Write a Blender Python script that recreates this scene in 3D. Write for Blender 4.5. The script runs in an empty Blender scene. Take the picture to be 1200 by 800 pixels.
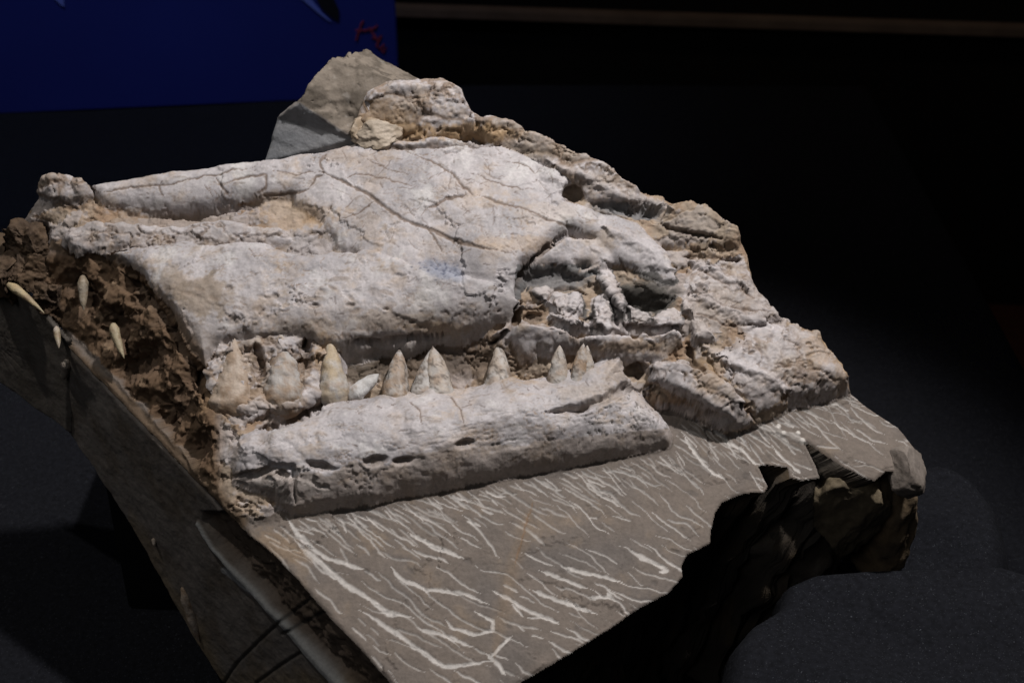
import bpy, bmesh, math, random
import numpy as np
from mathutils import Vector, Matrix

scene = bpy.context.scene
rng = np.random.default_rng(7)
random.seed(7)

# ------------------------------------------------------------------ camera
PITCH = math.radians(32.0)
LENS = 50.0
FPX = 1200 * LENS / 36.0
DIST = 1.15
AIM = np.array([0.0, 0.0, 0.20])
FWD = np.array([0.0, math.cos(PITCH), -math.sin(PITCH)])
RIGHT = np.array([1.0, 0.0, 0.0])
UP = np.array([0.0, math.sin(PITCH), math.cos(PITCH)])
CAM = AIM - FWD * DIST
cam_data = bpy.data.cameras.new('camera')
cam = bpy.data.objects.new('camera', cam_data)
scene.collection.objects.link(cam)
cam.location = CAM
cam.rotation_euler = (math.pi / 2 - PITCH, 0, 0)
cam_data.lens = LENS
cam_data.sensor_width = 36
cam_data.clip_start = 0.02
cam_data.clip_end = 50
cam_data.dof.use_dof = True
cam_data.dof.focus_distance = 1.09
cam_data.dof.aperture_fstop = 9.0
scene.camera = cam

# ------------------------------------------------------------------ world, lamps, exposure
world = bpy.data.worlds.new('World')
scene.world = world
world.use_nodes = True
world.node_tree.nodes['Background'].inputs[0].default_value = (0.75, 0.8, 1.0, 1)
world.node_tree.nodes['Background'].inputs[1].default_value = 0.0035

def lamp(name, kind, loc, target, energy, color, **kw):
    d = bpy.data.lights.new(name, kind)
    o = bpy.data.objects.new(name, d)
    scene.collection.objects.link(o)
    o.location = loc
    o.rotation_euler = (Vector(target) - Vector(loc)).to_track_quat('-Z', 'Y').to_euler()
    d.energy = energy
    d.color = color
    for k, v in kw.items():
        setattr(d, k, v)
    return o

# museum track spot above and a little behind the block, plus added fill lamps, no fixtures seen
lamp('key_spot', 'SPOT', (0.62, -0.06, 1.95), (0.0, 0.0, 0.2), 172.0, (1.0, 0.965, 0.955),
     spot_size=math.radians(42), spot_blend=0.6, shadow_soft_size=0.04)
lamp('side_spot', 'SPOT', (-1.0, 0.05, 1.95), (-0.25, 0.0, 0.1), 32.0, (1.0, 0.96, 0.92),
     spot_size=math.radians(40), spot_blend=0.6, shadow_soft_size=0.02)
lamp('fill_light', 'AREA', (-1.2, -2.0, 2.6), (0, 0, 0.2), 7.5, (0.95, 0.96, 1.0), size=1.6)  # added soft fill for the shaded sides, not a seen fixture
lamp('panel_fill', 'SPOT', (-0.55, 0.45, 1.9), (-0.6, 1.1, 0.0), 50.0, (0.6, 0.7, 1.0),
     spot_size=math.radians(55), spot_blend=1.0, shadow_soft_size=0.1)  # added lamp to brighten the blue panel, source unseen
lamp('wall_fill', 'SPOT', (0.6, 0.9, 2.3), (0.7, 1.9, 0.0), 14.0, (1.0, 0.8, 0.65),
     spot_size=math.radians(90), spot_blend=1.0, shadow_soft_size=0.1)  # added lamp to brighten rail and floor, source unseen

scene.view_settings.view_transform = 'Standard'
scene.view_settings.look = 'None'
scene.view_settings.exposure = 0.0
scene.view_settings.gamma = 1.0
scene.view_settings.use_curve_mapping = False
scene.render.engine = 'CYCLES'
scene.cycles.use_denoising = True

# ------------------------------------------------------------------ helpers: projection
def ray(px, py):
    d = FWD * FPX + RIGHT * (px - 600.0) - UP * (py - 400.0)
    return d / np.linalg.norm(d)

def proj(P):
    q = P - CAM
    z = q @ FWD
    return 600.0 + FPX * (q @ RIGHT) / z, 400.0 - FPX * (q @ UP) / z

TILT = math.radians(22.0)
PU = np.array([1.0, 0.0, 0.0])
PV = np.array([0.0, math.cos(TILT), math.sin(TILT)])
PN = np.array([0.0, -math.sin(TILT), math.cos(TILT)])
PO = CAM + ray(650, 620) * 1.08

def on_plane(px, py, o, n):
    r = ray(px, py)
    t = ((o - CAM) @ n) / (r @ n)
    return CAM + r * t

def P3(px, py, h=0.0):                    # h in centimetres above the ledge plane
    return on_plane(px, py, PO + PN * (h * 0.01), PN)

def UV(px, py, h=0.0):
    q = P3(px, py, h) - PO
    return q @ PU, q @ PV

# ------------------------------------------------------------------ helpers: noise
_perm = np.random.default_rng(3).permutation(256).astype(np.int32)
_perm = np.concatenate([_perm, _perm, _perm])
_grad = np.random.default_rng(4).normal(size=(256, 3)).astype(np.float32)
_grad /= np.linalg.norm(_grad, axis=1, keepdims=True)

def perlin(x, y, z):
    x = np.asarray(x, np.float32); y = np.asarray(y, np.float32); z = np.asarray(z, np.float32)
    xi = np.floor(x).astype(np.int32); yi = np.floor(y).astype(np.int32); zi = np.floor(z).astype(np.int32)
    xf = x - xi; yf = y - yi; zf = z - zi
    u = xf * xf * xf * (xf * (xf * 6 - 15) + 10)
    v = yf * yf * yf * (yf * (yf * 6 - 15) + 10)
    w = zf * zf * zf * (zf * (zf * 6 - 15) + 10)
    xi &= 255; yi &= 255; zi &= 255
    out = 0
    for dx in (0, 1):
        a = _perm[xi + dx]
        wx = u if dx else 1 - u
        for dy in (0, 1):
            b = _perm[a + yi + dy]
            wy = v if dy else 1 - v
            for dz in (0, 1):
                g = _grad[_perm[b + zi + dz]]
                wz = w if dz else 1 - w
                out = out + wx * wy * wz * (g[..., 0] * (xf - dx) + g[..., 1] * (yf - dy) + g[..., 2] * (zf - dz))
    return out * 1.6

def fbm(P, scale, octaves=4, gain=0.5, seed=0.0, ridged=False, stretch=(1, 1, 1)):
    out = 0; amp = 1.0; f = 1.0 / scale; tot = 0
    for k in range(octaves):
        n = perlin(P[..., 0] * f * stretch[0] + 13.7 + seed, P[..., 1] * f * stretch[1] + 5.1 + seed * 1.7,
                   P[..., 2] * f * stretch[2] + 9.3 + k * 3.1 + seed * .6)
        if ridged:
            n = 1 - 2 * np.abs(n)
        out = out + n * amp
        tot += amp
        amp *= gain; f *= 2.03
    return out / tot

def cells(Q, scale, seed):
    """irregular 3D cells: nearest distance, edge distance, a per-cell tilted facet and a per-cell random"""
    q = (Q / scale).astype(np.float32) + 40
    qi = np.floor(q).astype(np.int32); n = len(q)
    f1 = np.full(n, 9., np.float32); f2 = f1.copy(); fac = np.zeros(n, np.float32); rnd = fac.copy()
    for dz in (-1, 0, 1):
        for dy in (-1, 0, 1):
            for dx in (-1, 0, 1):
                c = qi + np.array([dx, dy, dz], np.int32)
                h = _perm[_perm[_perm[(c[:, 0] + seed) & 255] + (c[:, 1] & 255)] + (c[:, 2] & 255)]
                g = _grad[h]
                r = q - (c + .5 + g * .42)
                d = np.sqrt((r * r).sum(1))
                near = d < f1
                f2 = np.where(near, f1, np.minimum(f2, d))
                g2 = _grad[(h + 97) & 255]
                fac = np.where(near, (r * g2).sum(1) + .45 * g[:, 0], fac)
                rnd = np.where(near, g[:, 2], rnd)
                f1 = np.where(near, d, f1)
    return f1, f2 - f1, fac, rnd

def sstep(a, b, x):
    t = np.clip((x - a) / (b - a), 0, 1)
    return t * t * (3 - 2 * t)

def tps(anchors):
    A = np.array([(*UV(px, py, h), h) for px, py, h in anchors])
    X = A[:, :2] * 10; n = len(X)
    def K(r2):
        return 0.5 * r2 * np.log(np.maximum(r2, 1e-12))
    M = np.zeros((n + 3, n + 3))
    M[:n, :n] = K(((X[:, None] - X[None]) ** 2).sum(-1)) + np.eye(n) * 1e-3
    M[:n, n] = 1; M[:n, n + 1:] = X; M[n, :n] = 1; M[n + 1:, :n] = X.T
    b = np.zeros(n + 3); b[:n] = A[:, 2]
    w = np.linalg.solve(M, b)
    lo, hi = A[:, 2].min() - 0.8, A[:, 2].max() + 0.6
    def f(u, v):
        u = u * 10; v = v * 10
        out = w[n] + w[n + 1] * u + w[n + 2] * v
        for i in range(n):
            out = out + w[i] * K((u - X[i, 0]) ** 2 + (v - X[i, 1]) ** 2)
        return np.clip(out, lo, hi)
    return f

def sdist(x, y, poly, attr=None):         # signed distance, positive inside; attr is carried along the outline
    poly = np.asarray(poly, np.float64)
    d = np.full(x.shape, 1e9); inside = np.zeros(x.shape, bool); at = np.ones(x.shape)
    for i in range(len(poly)):
        ax, ay = poly[i]; bx, by = poly[(i + 1) % len(poly)]
        ex, ey = bx - ax, by - ay
        L2 = ex * ex + ey * ey + 1e-15
        t = np.clip(((x - ax) * ex + (y - ay) * ey) / L2, 0, 1)
        d2_ = (x - ax - t * ex) ** 2 + (y - ay - t * ey) ** 2
        if attr is not None:
            at = np.where(d2_ < d, attr[i] * (1 - t) + attr[(i + 1) % len(poly)] * t, at)
        d = np.minimum(d, d2_)
        if ay != by:
            c = (ay > y) != (by > y)
            inside ^= c & (x < ex * (y - ay) / (by - ay) + ax)
    r_ = np.where(inside, 1, -1) * np.sqrt(d)
    return r_ if attr is None else (r_, at)

# ------------------------------------------------------------------ helpers: materials
def rock_material(name, rough=0.85, bump=0.35, scale=420.0, spec=0.25, vary=0.16):
    m = bpy.data.materials.new(name); m.use_nodes = True
    nt = m.node_tree; b = nt.nodes['Principled BSDF']
    at = nt.nodes.new('ShaderNodeAttribute'); at.attribute_name = 'col'
    tc = nt.nodes.new('ShaderNodeNewGeometry')
    n1 = nt.nodes.new('ShaderNodeTexNoise'); n1.inputs['Scale'].default_value = scale; n1.inputs['Detail'].default_value = 6
    n2 = nt.nodes.new('ShaderNodeTexNoise'); n2.inputs['Scale'].default_value = scale * 0.22; n2.inputs['Detail'].default_value = 5
    nt.links.new(tc.outputs['Position'], n1.inputs['Vector'])
    nt.links.new(tc.outputs['Position'], n2.inputs['Vector'])
    mx = nt.nodes.new('ShaderNodeMath'); mx.operation = 'ADD'
    nt.links.new(n1.outputs['Fac'], mx.inputs[0]); nt.links.new(n2.outputs['Fac'], mx.inputs[1])
    mr = nt.nodes.new('ShaderNodeMapRange')
    mr.inputs['From Min'].default_value = 0.7; mr.inputs['From Max'].default_value = 1.3
    mr.inputs['To Min'].default_value = 1 - vary; mr.inputs['To Max'].default_value = 1 + vary
    nt.links.new(mx.outputs[0], mr.inputs['Value'])
    vm = nt.nodes.new('ShaderNodeVectorMath'); vm.operation = 'SCALE'
    nt.links.new(at.outputs['Color'], vm.inputs[0]); nt.links.new(mr.outputs[0], vm.inputs['Scale'])
    nt.links.new(vm.outputs[0], b.inputs['Base Color'])
    bp = nt.nodes.new('ShaderNodeBump'); bp.inputs['Strength'].default_value = bump; bp.inputs['Distance'].default_value = 0.0016
    nt.links.new(mx.outputs[0], bp.inputs['Height']); nt.links.new(bp.outputs[0], b.inputs['Normal'])
    b.inputs['Roughness'].default_value = rough
    b.inputs['Specular IOR Level'].default_value = spec
    return m

def plain_material(name, color, rough=0.9, noise=0.3, scale=60, bump=0.1, spec=0.2, sheen=0.0, specks=False):
    m = bpy.data.materials.new(name); m.use_nodes = True
    nt = m.node_tree; b = nt.nodes['Principled BSDF']
    tc = nt.nodes.new('ShaderNodeNewGeometry')
    n1 = nt.nodes.new('ShaderNodeTexNoise'); n1.inputs['Scale'].default_value = scale; n1.inputs['Detail'].default_value = 8
    nt.links.new(tc.outputs['Position'], n1.inputs['Vector'])
    rp = nt.nodes.new('ShaderNodeValToRGB')
    rp.color_ramp.elements[0].position = 0.3; rp.color_ramp.elements[1].position = 0.7
    rp.color_ramp.elements[0].color = (*[c * (1 - noise) for c in color], 1)
    rp.color_ramp.elements[1].color = (*[c * (1 + noise) for c in color], 1)
    nt.links.new(n1.outputs['Fac'], rp.inputs[0])
    out = rp.outputs[0]
    if specks:                            # pale random specks added to the base colour
        vo = nt.nodes.new('ShaderNodeTexNoise'); vo.inputs['Scale'].default_value = 900; vo.inputs['Detail'].default_value = 2
        nt.links.new(tc.outputs['Position'], vo.inputs['Vector'])
        r2 = nt.nodes.new('ShaderNodeValToRGB')
        r2.color_ramp.elements[0].position = 0.66; r2.color_ramp.elements[1].position = 0.77
        r2.color_ramp.elements[0].color = (0, 0, 0, 1); r2.color_ramp.elements[1].color = (0.075, 0.08, 0.09, 1)
        nt.links.new(vo.outputs['Fac'], r2.inputs[0])
        ad = nt.nodes.new('ShaderNodeVectorMath'); ad.operation = 'ADD'
        nt.links.new(out, ad.inputs[0]); nt.links.new(r2.outputs[0], ad.inputs[1])
        out = ad.outputs[0]
    nt.links.new(out, b.inputs['Base Color'])
    bp = nt.nodes.new('ShaderNodeBump'); bp.inputs['Strength'].default_value = bump; bp.inputs['Distance'].default_value = 0.002
    nt.links.new(n1.outputs['Fac'], bp.inputs['Height']); nt.links.new(bp.outputs[0], b.inputs['Normal'])
    b.inputs['Roughness'].default_value = rough
    b.inputs['Specular IOR Level'].default_value = spec
    b.inputs['Sheen Weight'].default_value = sheen
    return m

MAT_BONE = rock_material('bone', 0.62, 0.20, 460, 0.4, 0.16)
MAT_ROCK = rock_material('mudstone', 0.82, 0.3, 420, 0.25, 0.14)
MAT_CUT = rock_material('cut_stone', 0.6, 0.12, 300, 0.35, 0.10)
MAT_TOOTH = rock_material('tooth_enamel', 0.58, 0.3, 500, 0.4, 0.16)
MAT_CLOTH = plain_material('black_velvet', (0.0058, 0.0062, 0.0082), 0.95, 0.35, 220, 0.5, 0.1, 0.0, True)
MAT_BLACK = plain_material('black_board', (0.006, 0.006, 0.007), 0.8, 0.2, 60, 0.05, 0.2)

# ------------------------------------------------------------------ helpers: meshes
def mesh_from(name, verts, faces, mat, parent=None, col=None, smooth=True):
    verts = np.asarray(verts, np.float32); faces = np.asarray(faces, np.int32)
    me = bpy.data.meshes.new(name)
    k = faces.shape[1]
    me.vertices.add(len(verts)); me.vertices.foreach_set('co', verts.ravel())
    me.loops.add(faces.size); me.loops.foreach_set('vertex_index', faces.ravel())
    me.polygons.add(len(faces))
    me.polygons.foreach_set('loop_start', np.arange(0, faces.size, k, dtype=np.int32))
    me.polygons.foreach_set('loop_total', np.full(len(faces), k, np.int32))
    me.polygons.foreach_set('use_smooth', np.full(len(faces), smooth, bool))
    if col is not None:
        a = me.attributes.new('col', 'FLOAT_COLOR', 'POINT')
        c = np.ones((len(verts), 4), np.float32); c[:, :3] = col
        a.data.foreach_set('color', c.ravel())
    me.update(); me.validate()
    me.materials.append(mat)
    o = bpy.data.objects.new(name, me)
    scene.collection.objects.link(o)
    if parent is not None:
        o.parent = parent
    return o

def submesh(name, P, col, faces, mat, parent):
    used, inv = np.unique(faces, return_inverse=True)
    return mesh_from(name, P[used], inv.reshape(faces.shape), mat, parent, col[used])

def quads(mask):
    ny, nx = mask.shape
    idx = np.arange(ny * nx).reshape(ny, nx)
    ok = mask[:-1, :-1] & mask[1:, :-1] & mask[:-1, 1:] & mask[1:, 1:]
    return np.stack([idx[:-1, :-1][ok], idx[:-1, 1:][ok], idx[1:, 1:][ok], idx[1:, :-1][ok]], 1)

def grid_normals(P):
    gu = np.gradient(P, axis=1); gv = np.gradient(P, axis=0)
    n = np.cross(gu, gv)
    return n / (np.linalg.norm(n, axis=-1, keepdims=True) + 1e-12)

def tag(o, label, cat, group=None, kind=None):
    o['label'] = label; o['category'] = cat
    if group: o['group'] = group
    if kind: o['kind'] = kind
    return o

# ================================================================== THE FOSSIL BLOCK
BLOCK = bpy.data.objects.new('fossil_block', None)
scene.collection.objects.link(BLOCK)
tag(BLOCK, 'pale fossil reptile skull and jaws in a tool-scratched grey mudstone block', 'fossil')

Z_TABLE = -0.10

# ---- height field over the ledge plane: layers outlined by pixel + height (cm)
STEP = 0.0008
u0, u1, v0, v1 = -0.46, 0.36, -0.17, 0.42
us = np.arange(u0, u1, STEP); vs = np.arange(v0, v1, STEP)
GU, GV = np.meshgrid(us, vs)
ny, nx = GU.shape
Q2 = np.stack([GU, GV, np.zeros_like(GU)], -1).astype(np.float32)
RAG = fbm(Q2, 0.022, 3, 0.5, 1.0)          # ragged outlines
RAG2 = fbm(Q2, 0.007, 2, 0.5, 4.0)
H = np.full(GU.shape, -99.0)               # cm
ID = np.full(GU.shape, -1, np.int16)
NAMES = {}

def win(poly, pad=0.03):
    a = np.array(poly)
    i0 = max(0, int((a[:, 0].min() - pad - u0) / STEP)); i1 = min(nx, int((a[:, 0].max() + pad - u0) / STEP) + 2)
    j0 = max(0, int((a[:, 1].min() - pad - v0) / STEP)); j1 = min(ny, int((a[:, 1].max() + pad - v0) / STEP) + 2)
    return slice(j0, j1), slice(i0, i1)

LAYER_ID = {}
def layer(name, poly, anchors, R=1.0, drop=1.0, rag=0.25, lump=0.0, power=2.0, k=0.12):
    """poly: outline (px, py, h[, drop factor]). top: thin plate through anchors. R, drop, rag, k in cm."""
    i = LAYER_ID.setdefault(name, len(LAYER_ID))
    puv = [UV(*p[:3]) for p in poly]
    sl = win(puv)
    u, v = GU[sl], GV[sl]
    sd, dr = sdist(u, v, puv, [p[3] if len(p) > 3 else 1.0 for p in poly])
    sd = sd * 100 + (RAG[sl] + RAG2[sl] * 0.25) * rag
    top = tps(anchors)(u, v)
    s = np.clip(sd / (R * (1 + .55 * RAG[sl])), 0, 1)
    prof = 1 - (1 - (1 - s) ** power) ** (1 / power)
    h = top - drop * prof * dr
    if lump:
        h = h + lump * fbm(Q2[sl], 0.018, 4, 0.5, i * 2.3) * sstep(0, 0.6, sd)
    h = h - np.maximum(-sd, 0) * 4          # falls away outside the outline
    h = np.where(sd > -1.2, h, -99)
    cur = H[sl]
    e = np.maximum(k - np.abs(cur - h), 0) / k
    sm = np.maximum(cur, h) + np.where(cur > -50, e * e * k * 0.25, 0)
    ok = (sd > 0) | (cur > -50)
    better = (h > cur) & ok
    H[sl] = np.where(ok, np.where(h > -50, sm, cur), cur); ID[sl] = np.where(better, i, ID[sl])

def carve(poly, depth_anchors, R=0.5, name=None, rag=0.2):
    puv = [UV(*p) for p in poly]
    sl = win(puv); u, v = GU[sl], GV[sl]
    sd = sdist(u, v, puv) * 100 + (RAG[sl] + RAG2[sl] * .2) * rag
    d = tps(depth_anchors)(u, v)
    t = sstep(0, R * 1.6, sd)
    new = np.where(sd > 0, H[sl] * (1 - t) + np.minimum(d, H[sl]) * t, H[sl])
    if name is not None:
        i = LAYER_ID.setdefault(name, len(LAYER_ID))
        ID[sl] = np.where((sd > R * 0.5) & (new < H[sl] - .15), i, ID[sl])
    H[sl] = new

EDGE_L = [(78, 404), (150, 479), (222, 554), (293, 628), (322, 650), (351, 682), (390, 727), (426, 764), (455, 797), (500, 846)]
FRONT = [(560, 842), (590, 815), (612, 798), (650, 776), (693, 750), (724, 730), (752, 710), (784, 694), (801, 674), (799, 664),
         (807, 648), (833, 635), (834, 621), (839, 599), (847, 588), (872, 576), (897, 575), (901, 568), (890, 545), (900, 543),
         (924, 547), (926, 558), (941, 562), (962, 558), (957, 544), (945, 519), (963, 529), (985, 543), (1012, 558),
         (1026, 561), (1040, 549), (1051, 549), (1054, 535), (1068, 528), (1081, 533)]
RIGHT_E = [(1073, 520), (1054, 498), (1018, 476), (996, 458), (960, 440), (880, 390), (820, 350), (740, 330), (600, 290), (400, 280), (300, 290), (120, 320), (62, 350)]
ledge_poly = [(x, y, 0) for x, y in EDGE_L + FRONT + RIGHT_E]
layer('rock_matrix', ledge_poly, [(300, 700, 0), (500, 700, 0), (700, 600, 0), (800, 660, 0.0), (900, 520, 0), (1000, 500, 0.0), (1070, 530, -.3), (600, 400, 0), (200, 500, 0), (300, 300, 0)],
      R=0.5, drop=0.35, rag=0.10)

# matrix and broken bone under the skull
mat_poly = [(18, 275, 4), (40, 252, 5), (58, 226, 6.5), (110, 224, 7), (200, 219, 7.2), (330, 200, 7.4), (420, 168, 8), (520, 160, 8),
            (600, 170, 8), (655, 188, 7.2), (700, 205, 7), (745, 232, 6.5), (800, 243, 6.6), (860, 270, 6.2), (878, 302, 5.3), (880, 335, 4.2), (912, 374, 3.2),
            (958, 394, 2.6), (988, 425, 2.2), (994, 452, 1.0), (930, 472, .4), (890, 492, .4), (850, 505, .4), (790, 478, .4), (740, 470, .8),
            (600, 500, .8), (450, 540, .5), (345, 603, 0.2), (300, 618, 0), (285, 618, 0), (222, 552, 0), (150, 476, 0), (85, 400, 0), (35, 345, 0.5)]
layer('rock_matrix', mat_poly, [
    (60, 240, 6.8), (110, 235, 6.9), (200, 235, 6.9), (330, 215, 7.2), (430, 180, 8.0), (520, 172, 8.1), (600, 185, 8), (690, 215, 7.9), (745, 245, 7.3), (760, 275, 6.9),
    (800, 250, 7.0), (800, 290, 6.4), (855, 275, 6.3), (870, 320, 5.3), (905, 380, 3.6), (955, 405, 2.9), (985, 440, 2.2), (930, 455, 2.2), (850, 470, 2.0), (780, 455, 2.0),
    (860, 400, 4.0), (820, 370, 4.8), (820, 320, 5.6), (760, 400, 3.6), (740, 350, 4.9), (650, 330, 5.7), (670, 370, 5.0), (700, 430, 2.4), (620, 425, 2.4), (550, 425, 2.2),
    (470, 430, 2.2), (430, 445, 2.2), (400, 500, 2.2), (330, 470, 2.6), (280, 460, 2.8), (500, 500, 2.0), (350, 560, 1.0), (300, 590, .8), (600, 400, 4.0),
    (200, 262, 6.5), (330, 268, 6.8), (395, 285, 6.7), (130, 270, 6.5), (80, 280, 5.9), (300, 360, 4.5), (500, 360, 4.8),
    (110, 325, 4.6), (150, 345, 5.2), (190, 390, 4.7), (222, 445, 3.9), (238, 500, 2.8), (140, 390, 2.9), (180, 440, 2.4), (250, 560, 1.2), (120, 410, 1.0), (170, 470, .8), (220, 530, .4), (85, 370, 1.5), (45, 300, 3.8)],
      R=0.6, drop=0.5, rag=0.5, lump=0.55)

# rear plates and blocks
layer('rear_plate', [(800, 400, 3.2), (850, 385, 3.6), (905, 380, 3.4), (958, 392, 3), (990, 428, 2.4), (996, 450, 1.6), (960, 462, 1), (925, 472, 1), (885, 490, .8), (868, 470, 1.4), (845, 440, 2), (815, 425, 2.6)],
      [(830, 410, 3.9), (880, 400, 4.0), (940, 410, 3.6), (985, 440, 2.6), (900, 450, 3.1), (930, 460, 2.4), (960, 440, 2.9)], R=1.6, drop=1.3, rag=0.5, lump=0.35, k=.5)
layer('rear_plate#1', [(798, 320, 5), (830, 298, 5.8), (868, 300, 5.6), (882, 335, 4.6), (915, 374, 3.8), (860, 398, 3.6), (815, 395, 3.8), (800, 360, 4.2)],
      [(830, 320, 5.7), (865, 320, 5.5), (890, 365, 4.6), (850, 380, 4.6), (820, 370, 4.8), (840, 345, 5.3)], R=0.9, drop=0.3, rag=0.4, lump=0.35, k=.4)
layer('rock_matrix', [(765, 268, 6.4), (785, 246, 7), (806, 240, 7.4), (845, 258, 7.2), (866, 272, 6.8), (862, 290, 6.2), (820, 292, 6), (785, 296, 5.8), (772, 284, 6)],
      [(790, 255, 7.6), (820, 256, 7.8), (850, 268, 7.4), (830, 280, 7.0), (785, 280, 6.8)], R=0.9, drop=0.5, rag=0.35, lump=0.4, k=.4)
carve([(768, 284, 6.2), (800, 290, 6), (838, 292, 6), (842, 299, 5.6), (800, 302, 5.4), (776, 300, 5.6)], [(780, 292, 4.9), (830, 296, 5.0), (800, 299, 4.9), (800, 288, 5.0)], 0.4)
# back lumps of bone behind the roof
layer('occipital_bone', [(415, 158, 8.6), (432, 132, 9.6), (455, 104, 11), (490, 97, 11.4), (520, 98, 11.4), (543, 112, 11), (553, 134, 10.2), (575, 145, 9.6), (605, 160, 8.8), (560, 172, 8.4), (480, 172, 8.4), (430, 168, 8.4)],
      [(440, 150, 9.8), (470, 120, 11.4), (515, 110, 11.8), (540, 130, 11), (580, 158, 9.2), (500, 150, 10), (440, 162, 9)], R=1.4, drop=0.7, rag=0.35, lump=0.6, k=.5)
layer('occipital_bone', [(545, 150, 9.6), (575, 143, 10), (602, 148, 9.9), (625, 166, 9.5), (660, 182, 9.0), (705, 204, 8.4), (745, 230, 7.6), (745, 248, 7.2), (690, 236, 7.6), (640, 204, 8.3), (580, 176, 8.8)],
      [(570, 155, 10.4), (605, 158, 10.3), (640, 180, 9.8), (690, 205, 9.2), (735, 232, 8.2), (670, 206, 9.0), (600, 172, 9.6)], R=0.9, drop=0.4, rag=0.4, lump=0.4, k=.5)

# lump under the roof edge, broken pieces in the cheek, cheek bar
layer('brow_bone', [(622, 320, 5.6), (640, 296, 6.6), (662, 280, 7), (700, 284, 7), (722, 300, 6.6), (712, 322, 5.8), (680, 328, 5.6), (650, 324, 5.6)],
      [(650, 305, 7.0), (680, 295, 7.2), (705, 305, 6.8), (660, 318, 6.5), (690, 318, 6.4)], R=1.0, drop=0.6, rag=0.4, lump=0.4)
for fk, (pts, hh) in enumerate((([(622, 345), (640, 338), (664, 348), (680, 345), (690, 360), (675, 372), (650, 366)], 5.9),
                ([(690, 350), (712, 348), (722, 372), (716, 388), (698, 384)], 5.6),
                ([(700, 322), (718, 322), (735, 350), (730, 372), (712, 348)], 6.0),
                ([(730, 365), (760, 368), (768, 382), (740, 384)], 5.1),
                ([(756, 376), (790, 360), (800, 372), (800, 386), (770, 388)], 5.2),
                ([(796, 332), (804, 326), (816, 350), (812, 372), (798, 368)], 5.4),
                ([(805, 376), (825, 378), (838, 400), (812, 402)], 4.6),
                ([(640, 355), (655, 352), (690, 380), (668, 384), (640, 372)], 5.6))):
    c = np.mean(pts, 0)
    layer('bone_fragment#%d' % fk, [(x, y, hh - .5) for x, y in pts], [(x * .6 + c[0] * .4, y * .6 + c[1] * .4, hh + .2 + .3 * math.sin(x)) for x, y in pts], R=0.4, drop=0.5, rag=0.3, lump=0.15, k=.06)
layer('cheek_bar', [(585, 396, 4.2), (598, 380, 4.9), (612, 374, 5), (640, 382, 4.9), (690, 394, 4.6), (740, 396, 4.6), (775, 392, 4.6), (800, 392, 4.4), (803, 408, 3.6), (780, 422, 2.8), (735, 428, 2.6), (700, 418, 2.8), (650, 420, 2.4), (612, 424, 2.2), (600, 408, 3)],
      [(600, 392, 5.0), (640, 393, 5.0), (690, 402, 4.7), (740, 404, 4.6), (790, 402, 4.5), (770, 414, 3.9), (640, 410, 4.1), (620, 414, 3.8), (700, 412, 4.2)], R=1.6, drop=0.7, rag=0.8, lump=0.5, k=.5)
layer('rear_jaw_bar', [(752, 440, 2.2), (775, 430, 2.8), (800, 425, 3), (832, 440, 2.8), (862, 465, 2.2), (872, 488, 1), (850, 504, .4), (835, 498, .5), (800, 478, .6), (765, 462, .8)],
      [(770, 445, 3.3), (800, 442, 3.6), (835, 465, 3.2), (855, 488, 2.4), (800, 462, 2.9), (835, 485, 2.4)], R=0.9, drop=1.5, rag=0.4, lump=0.35)
# left nasal bar with its knob
layer('nasal_bar', [(106, 222, 7.2), (170, 212, 7.8), (250, 201, 8), (320, 191, 8.2), (382, 180, 8.3), (402, 200, 8.0), (375, 226, 7.6), (300, 231, 7.5), (230, 245, 7.1), (170, 248, 6.8), (120, 246, 6.6)],
      [(130, 228, 7.9), (200, 220, 8.3), (280, 210, 8.5), (350, 200, 8.6), (380, 215, 8.3), (300, 224, 8.2), (200, 236, 7.7)], R=1.0, drop=0.9, rag=0.3, lump=0.2)
layer('nasal_knob', [(50, 236, 6.4), (52, 218, 7.2), (75, 210, 7.7), (98, 212, 7.8), (110, 224, 7.4), (108, 246, 6.6), (80, 252, 6.2), (60, 250, 6)],
      [(70, 225, 8.1), (92, 222, 8.3), (96, 238, 7.6), (70, 240, 7.4)], R=0.9, drop=1.1, rag=0.6, lump=0.8)
layer('snout_rubble', [(110, 262, 6.8), (180, 268, 7), (260, 262, 7), (330, 270, 7), (350, 284, 6.8), (250, 292, 6.6), (150, 296, 6.3), (80, 292, 6), (70, 275, 6.2)],
      [(120, 275, 7.0), (200, 278, 7.1), (300, 277, 7.1), (90, 283, 6.5), (250, 284, 7.0)], R=1.2, drop=0.5, rag=0.6, lump=0.35, k=.4)
carve([(140, 246, 7), (200, 246, 7), (260, 240, 7), (330, 232, 7.3), (300, 246, 6.8), (220, 258, 6.6), (150, 258, 6.4)], [(160, 252, 5.4), (220, 250, 5.4), (280, 242, 5.7), (320, 235, 6.2)], .4, 'rock_matrix')
carve([(330, 290, 6.8), (345, 276, 6.8), (380, 278, 6.8), (412, 284, 6.8), (402, 296, 6.8), (360, 303, 6.8)], [(350, 288, 6.4), (380, 290, 6.3), (395, 288, 6.5), (365, 297, 6.4)], .5, 'rock_matrix')
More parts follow.
